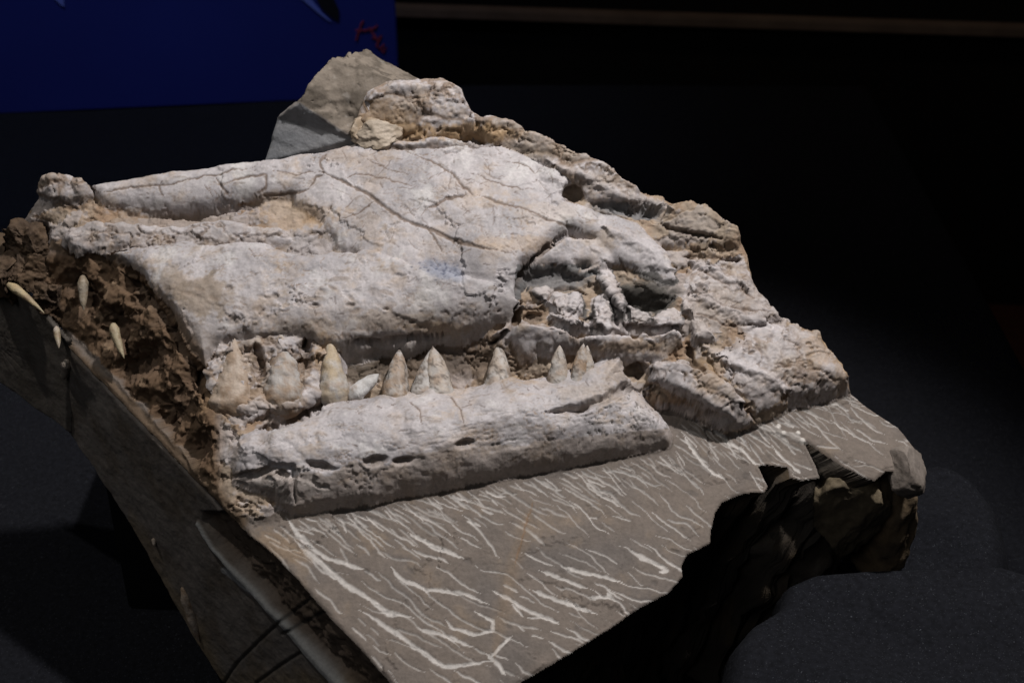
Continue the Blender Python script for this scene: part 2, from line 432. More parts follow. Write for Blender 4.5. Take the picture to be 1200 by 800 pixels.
# upper jaw (maxilla)
layer('upper_jaw', [(126, 298, 6.4, .6), (200, 288, 6.9, .5), (300, 288, 7, .5), (360, 300, 7, .5), (430, 298, 7.2, .15), (480, 314, 7.2, .15), (540, 328, 7.2, .2), (598, 338, 7, .3), (613, 352, 6.4), (604, 370, 5.8),
                    (580, 373, 5.4), (545, 383, 5.2), (500, 388, 5.0), (440, 399, 4.8), (402, 408, 4.4, .5), (370, 402, 4.2, .25), (330, 400, 4.2, .2), (285, 402, 4.2, .2), (252, 414, 4, .4), (243, 450, 3.2, .8), (228, 420, 4), (205, 375, 4.6), (178, 345, 5.2), (150, 316, 5.9)],
      [(150, 305, 7.1), (250, 305, 7.5), (350, 315, 7.5), (440, 315, 7.5), (520, 335, 7.5), (590, 350, 6.8), (250, 350, 7.0), (350, 355, 7.0), (450, 362, 6.8), (550, 366, 6.3), (230, 390, 6.0), (300, 390, 5.6), (400, 400, 5.4), (470, 388, 5.8), (540, 378, 5.7), (200, 340, 6.9), (250, 425, 4.8)],
      R=1.6, drop=1.3, rag=0.5, lump=0.22)
# tooth bearing rubble of the front upper jaw
layer('tooth_socket_bone', [(243, 470, 2), (238, 445, 3), (256, 408, 4.2), (330, 396, 4.4), (392, 398, 4.2), (404, 420, 3.2), (402, 452, 2.4), (378, 478, 2.2), (330, 502, 1.8), (290, 512, 1.6), (255, 496, 1.6)],
      [(260, 450, 4.2), (320, 430, 4.4), (380, 425, 4.2), (385, 450, 3.5), (320, 475, 3.4), (275, 485, 3.1), (275, 420, 4.8), (330, 402, 5.0), (385, 404, 4.7), (265, 408, 5.0)], R=0.9, drop=1.2, rag=0.5, lump=0.5, k=.5)
# skull roof
layer('skull_roof', [(340, 212, 7.9), (360, 192, 8.3), (385, 174, 8.7), (430, 166, 9), (520, 165, 9.1), (590, 174, 9.0), (640, 194, 8.5), (668, 212, 8.2), (672, 222, 8), (660, 240, 8, .3), (700, 248, 7.9, .4), (745, 262, 7.4, .3), (775, 290, 6.8, .3), (798, 330, 5.8, .5), (790, 338, 5.5), (765, 324, 6), (738, 314, 6.2), (715, 302, 6.6), (700, 280, 7.2, .5), (668, 268, 7.6),
                     (640, 290, 7.2), (624, 308, 6.8), (612, 318, 6.8), (604, 342, 6.9, .6), (560, 334, 7.1, .2), (480, 318, 7.1, .15), (430, 300, 7, .2), (396, 288, 7, .5), (372, 256, 7.3), (345, 236, 7.5, .4)],
      [(370, 215, 8.4), (400, 195, 8.9), (450, 180, 9.4), (520, 178, 9.6), (590, 178, 9.5), (640, 200, 9.0), (650, 230, 8.8), (450, 230, 8.9), (550, 240, 9.0), (600, 265, 8.8), (640, 265, 8.5), (700, 265, 8.0), (745, 282, 7.3), (780, 318, 6.3), (735, 300, 6.9),
       (420, 280, 7.6), (480, 300, 7.7), (560, 315, 7.7), (605, 310, 7.9), (510, 312, 7.2), (550, 325, 7.0), (390, 255, 7.8), (480, 265, 8.4)], R=0.8, drop=0.8, rag=0.35, lump=0.12)
# grey matrix hollow and eye socket
carve([(606, 318, 6.2), (640, 312, 6), (690, 316, 6), (698, 330, 5.6), (664, 342, 5.2), (640, 340, 5.2), (620, 348, 5), (610, 352, 5)],
      [(615, 330, 5.3), (640, 330, 5.5), (680, 326, 5.5), (650, 338, 5.3)], 0.5, 'rock_matrix')
carve([(684, 316, 6), (720, 326, 6), (765, 336, 5.8), (792, 342, 5.6), (796, 352, 5), (780, 370, 4.2), (755, 372, 4.2), (728, 362, 4.6), (722, 340, 5), (700, 330, 5.4)],
      [(700, 325, 5.0), (730, 345, 4.0), (760, 355, 3.5), (785, 350, 3.8), (750, 335, 4.5), (770, 366, 3.6)], 0.55, 'rock_matrix')
carve([(668, 312, 6), (690, 312, 6), (696, 322, 5.4), (676, 324, 5.4)], [(675, 317, 3.6), (690, 318, 3.6), (685, 322, 3.6), (680, 314, 3.6)], 0.25)
# lower jaw
layer('lower_jaw', [(262, 522, 1.5), (290, 508, 2.2), (340, 492, 2.5), (400, 470, 2.8, .5), (450, 458, 2.8, .5), (540, 452, 2.8, .5), (600, 444, 2.8, .5), (680, 434, 2.8, .5), (726, 418, 2.8, .35), (738, 424, 2.5), (740, 450, 2.2), (752, 456, 2), (775, 485, 1.2), (786, 508, .6), (783, 524, 0.1),
                    (700, 541, 0), (600, 559, 0), (480, 582, 0), (400, 596, 0), (345, 605, 0), (325, 596, 0.1), (300, 588, .3), (272, 575, .6), (260, 550, 1)],
      [(275, 540, 3.4), (300, 525, 4.0), (400, 505, 4.4), (500, 490, 4.5), (600, 480, 4.4), (700, 470, 4.0), (740, 462, 3.4), (765, 490, 3.2), (400, 560, 3.5), (500, 545, 3.5), (600, 528, 3.4), (700, 512, 3.3), (770, 512, 3.0), (450, 472, 3.8), (540, 464, 3.8), (640, 450, 3.8), (715, 432, 4.0), (330, 570, 3.2), (730, 440, 3.9)],
      R=3.0, drop=2.6, rag=0.3, lump=0.3, power=1.65, k=.15)

inside = ID >= 0
P = PO + GU[..., None] * PU + GV[..., None] * PV + (H[..., None] * 0.01) * PN
P = np.where(inside[..., None], P, (PO + GU[..., None] * PU + GV[..., None] * PV - 0.02 * PN))
# light blur of the stair steps at layer edges
def blur(a, n=1):
    for _ in range(n):
        b = a.copy()
        b[1:-1, 1:-1] = (a[1:-1, 1:-1] * 4 + a[:-2, 1:-1] + a[2:, 1:-1] + a[1:-1, :-2] + a[1:-1, 2:]) / 8
        a = b
    return a
Hs = np.where(inside, H, 0)
m_in = blur(inside.astype(float), 6)
Hs = np.where(m_in > 0.999, blur(Hs, 6), Hs)
P = PO + GU[..., None] * PU + GV[..., None] * PV + (Hs[..., None] * 0.01) * PN

PX, PY = proj(P)
BONES = [i for n, i in LAYER_ID.items() if n != 'rock_matrix']
is_bone = np.isin(ID, BONES) & inside
rock_i = LAYER_ID['rock_matrix']
is_ledge = (ID == rock_i) & (Hs < 0.35) & inside
is_matrix = (ID == rock_i) & ~is_ledge & inside
snout_w = is_matrix * sstep(276, 308, PY + 0.05 * PX) * sstep(268, 248, PX)
snout = snout_w > .5

# ---- relief detail
ii = np.flatnonzero(inside.ravel())
Pf = P.reshape(-1, 3)[ii].astype(np.float32)
Nf = grid_normals(P).reshape(-1, 3)[ii]
def full(fl):
    a = np.zeros(ny * nx, np.float32); a[ii] = fl; return a.reshape(ny, nx)
n_big = full(fbm(Pf, 0.016, 4, 0.55, 2.0))
n_mid = full(fbm(Pf, 0.0055, 3, 0.55, 5.0))
n_rid = full(fbm(Pf, 0.011, 4, 0.55, 8.0, ridged=True))
n_fib = full(fbm(Pf, 0.006, 3, 0.6, 11.0, stretch=(0.22, 1, 1)))
n_pit = full(fbm(Pf, 0.0032, 2, 0.5, 15.0))
n_low = full(fbm(Pf, 0.05, 3, 0.5, 20.0))
n_stain = full(fbm(Pf, 0.03, 5, 0.6, 27.0))

D = np.zeros((ny, nx), np.float32)          # cm along the normal
lid = lambda n: np.isin(ID, [v for q_, v in LAYER_ID.items() if q_.split('#')[0] == n])
smooth_bone = lid('skull_roof') | lid('upper_jaw') | lid('nasal_bar') | lid('brow_bone')
D += np.where(is_ledge, 0.06 * n_big + 0.022 * n_mid + .008 * n_pit, 0)
D += np.where(is_matrix, 0.06 * n_rid + 0.16 * n_big + 0.04 * n_mid + 0.012 * n_pit, 0)
D += np.where(smooth_bone, 0.14 * n_big + 0.018 * n_mid + 0.03 * n_fib + .005 * n_pit, 0)
D += np.where(lid('lower_jaw'), 0.14 * n_big + 0.022 * n_mid + 0.04 * n_fib + .008 * n_pit, 0)
rough_bone = is_bone & ~smooth_bone & ~lid('lower_jaw')
D += np.where(rough_bone, 0.05 * n_rid + 0.10 * n_big + 0.04 * n_mid + 0.012 * n_pit, 0)
D += np.where(snout_w > 0, snout_w, 0) * (0.55 * full(fbm(Pf, 0.024, 3, 0.45, 33.0)) + 0.35 * n_big + .05 * n_mid - .16 * n_rid)
# angular broken facets on everything that is not smooth bone
def cell_maps(scale, seed, mask, warp, stretch=(1, 1, 1)):
    k = np.flatnonzero(mask.ravel())
    q = P.reshape(-1, 3)[k] + warp * np.stack([n_big.ravel()[k], n_mid.ravel()[k], n_low.ravel()[k]], -1)
    out = []
    for a_ in cells(q * np.array(stretch), scale, seed):
        m_ = np.zeros(ny * nx, np.float32); m_[k] = a_; out.append(m_.reshape(ny, nx))
    return out
coarse = (rough_bone | is_matrix | lid('lower_jaw'))
ca1, ce1, cf1, cr1 = cell_maps(0.019, 11, coarse, .008, (.5, .9, 1))
ca2, ce2, cf2, cr2 = cell_maps(0.0075, 57, coarse | smooth_bone, .003, (.7, 1, 1))
ca3, ce3, cf3, cr3 = cell_maps(0.05, 143, smooth_bone | is_ledge, .012)
broken = (rough_bone | is_matrix) & ~snout
n_str = full(fbm(Pf, 0.013, 4, 0.55, 61.0, stretch=(0.45, 1, 1)))
pale = lid('rear_plate') | lid('rear_jaw_bar') | lid('cheek_bar') | lid('snout_rubble') | (is_matrix & (PX > 120) & (PX < 420) & (PY > 225) & (PY < 305))
D += np.where(broken, np.where(pale, .55, 1) * (0.24 * cf1 + 0.05 * cf2 + 0.26 * n_str - 0.05 * (1 - sstep(.02, .10, ce1))), 0)
D += np.where(lid('rear_plate') | lid('occipital_bone') | lid('nasal_knob'), 0.10 * n_big - .10 * cf1, 0)
D += np.where(lid('bone_fragment'), 0.12 * cf1 + 0.04 * cf2, 0)
D += np.where(smooth_bone, 0.13 * cf3 + 0.012 * cf2, 0)
D += np.where(lid('lower_jaw'), (.03 + 0.10 * sstep(560, 300, PX)) * cf1 + (.005 + 0.03 * sstep(600, 350, PX)) * cf2, 0)
D += np.where(is_ledge, 0.13 * cf3 - .02 * (1 - sstep(.004, .02, ce3)), 0)
# irregular crevices
cv1 = np.abs(full(fbm(Pf, 0.021, 4, 0.55, 301.0, stretch=(.7, 1, 1)))); cv2 = np.abs(full(fbm(Pf, 0.010, 3, 0.55, 311.0, stretch=(.7, 1, 1))))
crev = np.maximum((1 - sstep(.01, .055, cv1)) * sstep(-.15, .25, n_low + n_big * .5), .7 * (1 - sstep(.01, .07, cv2)) * sstep(-.05, .3, n_stain))
D -= np.where(broken | lid('nasal_knob'), np.where(pale, .16, .26) * crev, 0) + np.where(snout, .18 * crev, 0)
D -= np.where(lid('lower_jaw'), 0.10 * crev * sstep(640, 420, PX), 0)
# pits: small open pores of the bone
pits = sstep(0.30, 0.55, n_pit)
D -= np.where(is_bone, 0.05 * pits * sstep(-0.1, 0.3, n_low), 0)
D -= np.where(lid('lower_jaw'), 0.06 * sstep(0.2, 0.45, n_mid) * sstep(330, 260, PX + 0 * PY) + 0.07 * pits * sstep(560, 700, PX), 0)

# ---- colours (albedo)
BONE = np.array([0.405, 0.376, 0.376]); BONE2 = np.array([0.315, 0.295, 0.30]); TAN = np.array([0.31, 0.245, 0.185]); OCHRE = np.array([0.33, 0.22, 0.12])
BROWN = np.array([0.17, 0.115, 0.075]); GREY = np.array([0.136, 0.112, 0.094]); GREY2 = np.array([0.106, 0.092, 0.083]); WHITE = np.array([0.52, 0.49, 0.45]); CUT = np.array([0.21, 0.215, 0.225])
def mix(a, b, t):
    return a + (b - a) * t[..., None]
COL = np.zeros((ny, nx, 3)) + GREY
COL = mix(COL, GREY2, sstep(-0.2, 0.5, n_low) * 0.8)
COL = mix(COL, np.array([0.19, 0.145, 0.105]), sstep(0.1, 0.5, n_stain) * 0.55)
cb = mix(np.zeros((ny, nx, 3)) + BONE, BONE2, sstep(-0.3, 0.4, n_low))
cb = mix(cb, TAN, sstep(0.18, 0.5, n_stain) * 0.55)
cb = mix(cb, cb * 0.72, sstep(0.15, 0.45, n_mid) * 0.5)
cm = mix(np.zeros((ny, nx, 3)) + TAN * 0.95, BROWN * 1.4, sstep(-0.2, 0.35, n_stain))
cm = mix(cm, BONE * 0.85, sstep(0.12, 0.4, n_big + 0.5 * n_mid) * 0.6)
cr = mix(cb, TAN, sstep(-0.2, 0.3, n_stain + n_mid * .6) * 0.6)
cr = mix(cr, BROWN * 1.3, sstep(0.1, 0.5, n_stain - n_rid * .4) * 0.55)
COL = np.where(is_matrix[..., None], cm, COL)
COL = np.where(is_bone[..., None], cb, COL)
cr = mix(cr, BONE * 1.12, sstep(.15, .5, cr1) * .65)
cr = mix(cr, TAN * .8, sstep(.1, .5, -cr1) * .5)
cr = mix(cr, BROWN, (1 - sstep(.03, .16, ce1 + .1 * n_mid)) * .75)
cr = mix(cr, BROWN * 1.2, (1 - sstep(.04, .2, ce2 + .2 * n_mid)) * .35)
cr = np.where(lid('bone_fragment')[..., None], mix(cr, BONE * 1.1, np.full((ny, nx), .6)), cr)
cr = np.where(pale[..., None], mix(cr, BONE * .92, np.full((ny, nx), .55) * sstep(.35, -.1, n_stain)), cr)
cr = mix(cr, BROWN * .8, crev * .7)
COL = np.where((is_matrix & pale)[..., None], mix(COL, BONE * .8, .6 * sstep(.2, -.2, n_stain)), COL)
COL = np.where(is_matrix[..., None], mix(COL, BROWN * .7, crev * .6), COL)
COL = np.where((is_matrix & (cr1 > .25))[..., None], mix(COL, BONE * .8, np.full((ny, nx), .6)), COL)
COL = np.where(rough_bone[..., None], cr, COL)
patch = full(fbm(Pf, 0.07, 4, 0.6, 71.0)); patch2 = full(fbm(Pf, 0.035, 5, 0.65, 77.0))
sb_ = (smooth_bone | lid('lower_jaw'))
hc1 = np.abs(full(fbm(Pf, 0.026, 5, 0.6, 401.0, stretch=(.55, 1, 1)))); hc2 = np.abs(full(fbm(Pf, 0.012, 4, 0.6, 411.0, stretch=(.45, 1, 1))))
hair = np.maximum((1 - sstep(.004, .022, hc1)) * sstep(-.1, .25, n_low), .8 * (1 - sstep(.004, .03, hc2)) * sstep(.0, .3, n_stain + .3 * n_low))
D -= np.where(sb_, .045 * hair, 0)
COL = np.where(sb_[..., None], mix(COL, np.array([.19, .125, .075]), hair * .7), COL)
ochre_w = sstep(.02, .35, full(fbm(Pf, 0.045, 5, 0.62, 421.0))) * sstep(-.2, .2, n_mid + n_fib)
COL = np.where(sb_[..., None], mix(COL, np.array([.34, .25, .165]), ochre_w * .5), COL)
COL = np.where(sb_[..., None], mix(COL, np.array([.36, .285, .225]), sstep(.0, .35, patch2) * .5), COL)
COL = np.where(sb_[..., None], mix(COL, np.array([.25, .235, .24]), sstep(.05, .45, patch) * .5), COL)
COL = np.where(sb_[..., None], mix(COL, np.array([.50, .48, .465]), sstep(.1, .4, -patch2) * .6), COL)
COL = np.where(lid('upper_jaw')[..., None], mix(COL, np.array([.24, .205, .18]), sstep(340, 395, PY + 25 * n_stain + .05 * (PX - 400)) * .55), COL)
fleck = sstep(.28, .5, n_fib + .4 * n_pit)
COL = np.where((smooth_bone | lid('lower_jaw'))[..., None], mix(COL, np.array([.20, .165, .14]), fleck * .65), COL)
COL = np.where(smooth_bone[..., None], mix(COL, np.array([.21, .16, .12]), (1 - sstep(.006, .022, ce3 + .02 * n_mid)) * sstep(-.1, .3, n_low) * .6), COL)
csn = mix(np.zeros((ny, nx, 3)) + np.array([0.115, 0.072, 0.042]), np.array([0.21, 0.145, 0.092]), sstep(0.15, 0.5, n_big))
csn = mix(csn, np.array([0.05, 0.034, 0.023]), sstep(0.1, 0.45, n_stain) * 0.6)
COL = mix(COL, csn, snout_w)

# ---- strokes and blots placed on the sculpted surface
PXf = PX.ravel()[ii]; PYf = PY.ravel()[ii]
def region(x0, y0, x1, y1):
    k = (PXf > x0) & (PXf < x1) & (PYf > y0) & (PYf < y1)
    k = ii[k]
    return k // nx, k % nx
def seg_dist(x, y, pts):
    d = np.full(x.shape, 1e9); tt = np.zeros(x.shape); n = len(pts) - 1
    for k in range(n):
        ax, ay = pts[k]; bx, by = pts[k + 1]
        ex, ey = bx - ax, by - ay
        t = np.clip(((x - ax) * ex + (y - ay) * ey) / (ex * ex + ey * ey + 1e-9), 0, 1)
        dd = np.hypot(x - ax - t * ex, y - ay - t * ey)
        better = dd < d
        d = np.where(better, dd, d); tt = np.where(better, (k + t) / n, tt)
    return d, tt
def stroke(pts, w, depth=0.0, color=None, amt=1.0, ids=None, wob=1.0, taper=True, hard=0.5):
    """polyline in photo pixels on the surface: w half width px, depth in cm (minus raises)"""
    a = np.array(pts, float)
    j, i = region(a[:, 0].min() - w * 3 - 4, a[:, 1].min() - w * 3 - 4, a[:, 0].max() + w * 3 + 4, a[:, 1].max() + w * 3 + 4)
    if ids is not None:
        k = ids[j, i]; j, i = j[k], i[k]
    if not len(j): return
    d, t = seg_dist(PX[j, i] + n_mid[j, i] * 2.2 * wob, PY[j, i] + n_pit[j, i] * 1.0 * wob + n_big[j, i] * 4 * wob, a)
    ww = w * (np.clip(np.minimum(t, 1 - t) * 6, 0.12, 1) if taper else 1) * (1 + 0.5 * n_mid[j, i])
    m = 1 - sstep(hard, 1.25, d / np.maximum(ww, 0.3))
    D[j, i] -= depth * m
    if color is not None:
        COL[j, i] = mix(COL[j, i], np.asarray(color), m * amt)
def blot(cx, cy, rx, ry, color, amt, depth=0.0, ids=None, rot=0.0, edge=0.5, nz=0.8):
    r = max(rx, ry) * 1.8
    j, i = region(cx - r, cy - r, cx + r, cy + r)
    if ids is not None:
        k = ids[j, i]; j, i = j[k], i[k]
    if not len(j): return
    x, y = PX[j, i] - cx, PY[j, i] - cy
    c, s = math.cos(math.radians(rot)), math.sin(math.radians(rot))
    q = np.hypot((x * c + y * s) / rx, (-x * s + y * c) / ry) + nz * (0.6 * n_stain[j, i] + 0.5 * n_mid[j, i])
    m = 1 - sstep(1 - edge, 1 + edge * .4, q)
    D[j, i] -= depth * m
    if color is not None:
        COL[j, i] = mix(COL[j, i], np.asarray(color), m * amt)

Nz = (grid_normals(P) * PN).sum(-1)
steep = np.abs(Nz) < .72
soc = steep & inside & (PX > 684) & (PX < 800) & (PY > 318) & (PY < 376)  # steep socket walls: dark grey matrix, painted darker to deepen their shade
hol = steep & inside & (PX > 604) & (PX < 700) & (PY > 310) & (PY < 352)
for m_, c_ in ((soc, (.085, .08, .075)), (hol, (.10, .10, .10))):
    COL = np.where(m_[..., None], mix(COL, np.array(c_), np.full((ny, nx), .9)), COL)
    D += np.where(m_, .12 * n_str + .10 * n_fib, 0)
stroke([(122, 300), (150, 318), (180, 348), (207, 378), (230, 420), (244, 452)], 13, .12, (.19, .13, .085), .85, ids=lid('upper_jaw'), wob=2.2, taper=False, hard=.2)
stroke([(140, 318), (170, 345), (198, 380), (222, 425), (240, 470)], 6, .5, (.05, .035, .025), .6, ids=is_matrix | lid('upper_jaw'), wob=2)
blot(672, 226, 12, 10, (.16, .13, .10), .8, .9, rot=30)
blot(655, 205, 22, 14, None, 0, -.35)
blot(735, 246, 42, 8, (.13, .125, .125), .85, .5, rot=12)
# stains on upper jaw and roof
for a in ((450, 140, 40, 22, OCHRE * .8, .6), (560, 156, 60, 12, OCHRE * 1.1, .7), (500, 160, 70, 8, OCHRE * .9, .7), (620, 180, 40, 10, TAN * .7, .6), (690, 212, 40, 10, TAN * .7, .6)):
    blot(*a, ids=lid('occipital_bone') | is_matrix, edge=.4, nz=1.5)
for a in ((235, 345, 34, 26, TAN * .75, .75), (205, 330, 18, 20, TAN * .75, .7), (470, 375, 70, 12, TAN * .9, .55), (520, 385, 50, 8, OCHRE * .8, .5),
          (350, 250, 60, 16, OCHRE * 1.1, .45), (330, 240, 40, 14, TAN, .5), (600, 285, 55, 10, OCHRE * 1.1, .35), (640, 250, 40, 12, TAN * 1.2, .3), (360, 385, 40, 10, TAN * .9, .4),
          (700, 280, 30, 12, TAN, .5), (540, 155, 60, 10, OCHRE * 1.2, .6), (470, 155, 30, 10, OCHRE, .45), (690, 460, 45, 12, TAN, .35), (470, 455, 40, 12, TAN, .4), (590, 445, 30, 8, OCHRE, .4), (720, 435, 22, 12, TAN, .5),
          (740, 405, 50, 8, OCHRE * .9, .5), (830, 440, 22, 26, OCHRE * .8, .55), (960, 410, 22, 24, OCHRE, .4), (985, 440, 10, 22, OCHRE * .8, .5), (300, 470, 60, 18, OCHRE * .9, .35), (280, 430, 30, 22, TAN * 1.1, .5), (382, 415, 14, 22, OCHRE * 1.2, .5), (250, 345, 30, 25, TAN * .7, .5)):
    blot(*a, ids=is_bone | is_matrix, edge=.35, nz=1.5)
blot(520, 316, 30, 12, (0.20, 0.22, 0.28), 0.75, ids=is_bone, rot=15)
for k in range(34):
    x, y = rng.normal(520, 15), rng.normal(316, 6)
    blot(x, y, 1.7, 1.2, (0.08, 0.09, 0.13), 0.7, 0.03, nz=.2)
blot(200, 262, 120, 12, (0.20, 0.15, 0.11), .5, ids=is_matrix)
blot(840, 360, 40, 34, (0.23, 0.19, 0.16), .7)
blot(750, 350, 50, 24, (0.07, 0.064, 0.056), .95, ids=~is_bone)  # recess floor painted darker to deepen the socket's shade
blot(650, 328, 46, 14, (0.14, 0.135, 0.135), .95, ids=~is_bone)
blot(830, 262, 60, 24, (0.25, 0.205, 0.16), .6)
blot(735, 245, 50, 10, (0.16, 0.155, 0.155), .85)
blot(520, 420, 110, 30, (0.105, 0.078, 0.058), .85, ids=is_matrix)
blot(430, 430, 40, 22, (0.10, 0.08, 0.062), .8, ids=is_matrix)

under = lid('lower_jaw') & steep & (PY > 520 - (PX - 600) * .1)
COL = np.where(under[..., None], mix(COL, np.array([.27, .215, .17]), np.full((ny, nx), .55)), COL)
# cracks in the skull roof
CR = (0.13, 0.09, 0.065)
cracks = [([(372, 200), (400, 212), (425, 225), (447, 240), (470, 255), (500, 268), (530, 280), (560, 290), (595, 298)], 2.2, .13),
          ([(480, 178), (505, 188), (530, 203), (548, 222), (556, 232)], 1.5, .08),
          ([(500, 244), (512, 240), (522, 232), (535, 229), (547, 228)], 2.4, .14),
          ([(560, 230), (585, 238), (620, 247), (655, 262), (690, 272)], 1.6, .08),
          ([(380, 205), (374, 190), (384, 178)], 1.6, .08), ([(362, 220), (371, 207), (380, 205)], 1.4, .08),
          ([(500, 268), (512, 283), (519, 296)], 1.3, .06), ([(400, 210), (432, 203), (460, 212), (490, 220)], 1.0, .05),
          ([(460, 168), (480, 178)], 1.4, .05), ([(540, 290), (520, 275), (495, 262)], 0.9, .04),
          ([(440, 235), (420, 250), (400, 258)], 0.9, .04), ([(600, 190), (618, 196), (628, 205)], 1.0, .05),
          ([(430, 185), (450, 196), (478, 205)], .8, .03), ([(560, 205), (590, 216), (615, 222)], .9, .04),
          ([(110, 226), (150, 220), (200, 216), (240, 206), (300, 196)], 1.2, .07), ([(252, 205), (262, 222), (268, 230)], 1.4, .08),
          ([(262, 217), (290, 207), (312, 205), (312, 222), (295, 230)], 1.5, .08), ([(186, 216), (192, 232)], 1.0, .05), ([(300, 232), (340, 227), (362, 222)], 1.8, .1),
          ([(240, 218), (250, 230)], .9, .04), ([(320, 200), (345, 205), (370, 200)], 1.1, .06),
          ([(725, 300), (732, 315), (736, 322)], 1.4, .08), ([(525, 462), (540, 480), (545, 500)], .9, .04), ([(480, 470), (492, 480), (494, 500)], 1.0, .05),
          ([(860, 330), (885, 350)], 1.2, .1), ([(815, 345), (850, 358), (905, 368)], 1.4, .12), ([(808, 365), (850, 380), (895, 382)], 1.2, .1), ([(815, 315), (845, 330), (880, 338)], 1.2, .1)]
for pts, w, d in cracks:
    stroke(pts, w, d, CR, 0.85)
for pts, w, d in (([(612, 352), (606, 372), (592, 392), (572, 404)], 5, .9), ([(604, 346), (612, 320), (626, 304), (646, 286), (666, 272)], 3.5, .55), 
                  ([(640, 345), (665, 338), (690, 345)], 3, .35), ([(728, 380), (756, 386), (800, 384)], 3, .4), ([(806, 402), (812, 425), (830, 438)], 4, .5), ([(800, 300), (830, 300), (872, 306)], 3.5, .5),
                  ([(868, 470), (876, 480), (884, 492)], 4, .5), ([(395, 452), (380, 474), (340, 492), (300, 506)], 4, .6), ([(420, 168), (470, 172), (530, 168), (590, 172)], 3, .4), ([(770, 262), (800, 272), (850, 280)], 3, .35)):
    stroke(pts, w, d, (.09, .06, .042), .75, wob=1.4, hard=.1)
for pts, w in (([(640, 186), (700, 214), (745, 236), (790, 246)], 8), ([(805, 306), (840, 318), (878, 338)], 7), ([(812, 345), (850, 362), (905, 384)], 8), ([(822, 405), (870, 430), (930, 456)], 9),
               ([(760, 442), (812, 455), (862, 490)], 8), ([(705, 266), (750, 286), (790, 322)], 10), ([(700, 324), (716, 340), (732, 366)], 6), ([(640, 366), (690, 380), (740, 388)], 5)):
    stroke(pts, w, -.32, BONE * 1.05, .45, wob=2.0, hard=0.0)
blot(748, 434, 14, 10, (.08, .06, .045), .8, .9)
blot(700, 385, 10, 6, (.10, .075, .055), .7, .5)
blot(625, 372, 12, 7, (.12, .09, .07), .7, .5)
for k in range(520):                         # dark flecks and pin holes
    if k % 2: x, y = rng.uniform(130, 700), rng.uniform(170, 400)
    else:     x = rng.uniform(270, 780); y = jx = 600 - (x - 345) * .18 - rng.uniform(5, 125)
    a = math.radians(rng.normal(20, 25)); L = rng.exponential(3.0) + .5
    stroke([(x, y), (x + math.cos(a) * L, y + math.sin(a) * L)], rng.uniform(.35, .9), .03, (.13, .10, .085), rng.uniform(.4, .85), ids=sb_, wob=.3, taper=False)
for k in range(110):                         # hairlines
    x, y = rng.uniform(390, 680), rng.uniform(175, 300)
    a = math.radians(rng.choice([28, 35, -35, 60]) + rng.normal(0, 9)); L = rng.uniform(6, 26)
    pts = [(x, y)]
    for s in range(3):
        a += rng.normal(0, .25); x += math.cos(a) * L / 3; y += math.sin(a) * L / 3; pts.append((x, y))
    stroke(pts, rng.uniform(.4, .8), .03, CR, .6, ids=lid('skull_roof'))
for k in range(90):                          # fibrous grooves of the lower jaw
    x = rng.uniform(470, 770); y = 545 - (x - 470) * 0.12 - rng.uniform(5, 70)
    L = rng.uniform(8, 34); a = math.radians(-9 + rng.normal(0, 5))
    stroke([(x, y), (x + math.cos(a) * L, y + math.sin(a) * L)], rng.uniform(.6, 1.2), rng.uniform(.02, .06), (0.27, 0.24, 0.22), .35, ids=lid('lower_jaw'))
for k in range(150):                         # dark pores near the rear of the lower jaw
    x = rng.normal(725, 34); y = 490 - (x - 725) * 0.1 + rng.normal(0, 13)
    a = math.radians(55 + rng.normal(0, 20)); L = rng.uniform(1, 4)
    stroke([(x, y), (x + math.cos(a) * L, y + math.sin(a) * L)], rng.uniform(.5, 1.0), .05, (0.10, 0.09, 0.08), .75, ids=lid('lower_jaw'), wob=.3, taper=False)
for k in range(150):
    x = rng.uniform(250, 585); y = np.interp(x, [250, 330, 400, 500, 585], [398, 390, 398, 384, 368]) - rng.exponential(11)
    a = math.radians(rng.normal(5, 30)); L = rng.uniform(2, 11)
    stroke([(x, y), (x + math.cos(a) * L, y + math.sin(a) * L)], rng.uniform(.5, 1.8), rng.uniform(.01, .08), (.17, .12, .085), rng.uniform(.2, .6), ids=lid('upper_jaw'), wob=2.2)
for k in range(40):
    x = rng.uniform(140, 560); y = 300 + (x - 140) * .11 + rng.uniform(5, 60)
    blot(x, y, rng.uniform(3, 10), rng.uniform(2, 5), np.array([.24, .18, .135]), rng.uniform(.2, .6), rng.uniform(.0, .06), ids=lid('upper_jaw'), rot=rng.uniform(-10, 40), nz=1.4)
# foramina
for x, y, rx, ry, r in ((375, 546, 16, 6, 12), (440, 540, 16, 7, -8), (472, 540, 14, 5, -8), (545, 520, 13, 6, -10), (322, 346, 5, 4, 0), (368, 358, 7, 3.5, 0), (410, 357, 6, 3, 0), (268, 337, 5, 3.5, 0), (452, 362, 4, 2, 0), (275, 376, 9, 5, -20), (330, 556, 10, 5, 10), (682, 478, 12, 5, -25)):
    blot(x, y, rx, ry, (0.20, 0.165, 0.14), 0.7, 0.45 if rx > 9 else .22, rot=r, nz=.35)
# groove between the branches of the lower jaw
stroke([(640, 482), (680, 478), (705, 468), (730, 455), (748, 450)], 7, .7, (0.25, 0.21, 0.18), .4, ids=lid('lower_jaw'), wob=.5, hard=.1)
stroke([(262, 560), (300, 556), (322, 548), (342, 548), (346, 590)], 5, .35, None, ids=lid('lower_jaw'))
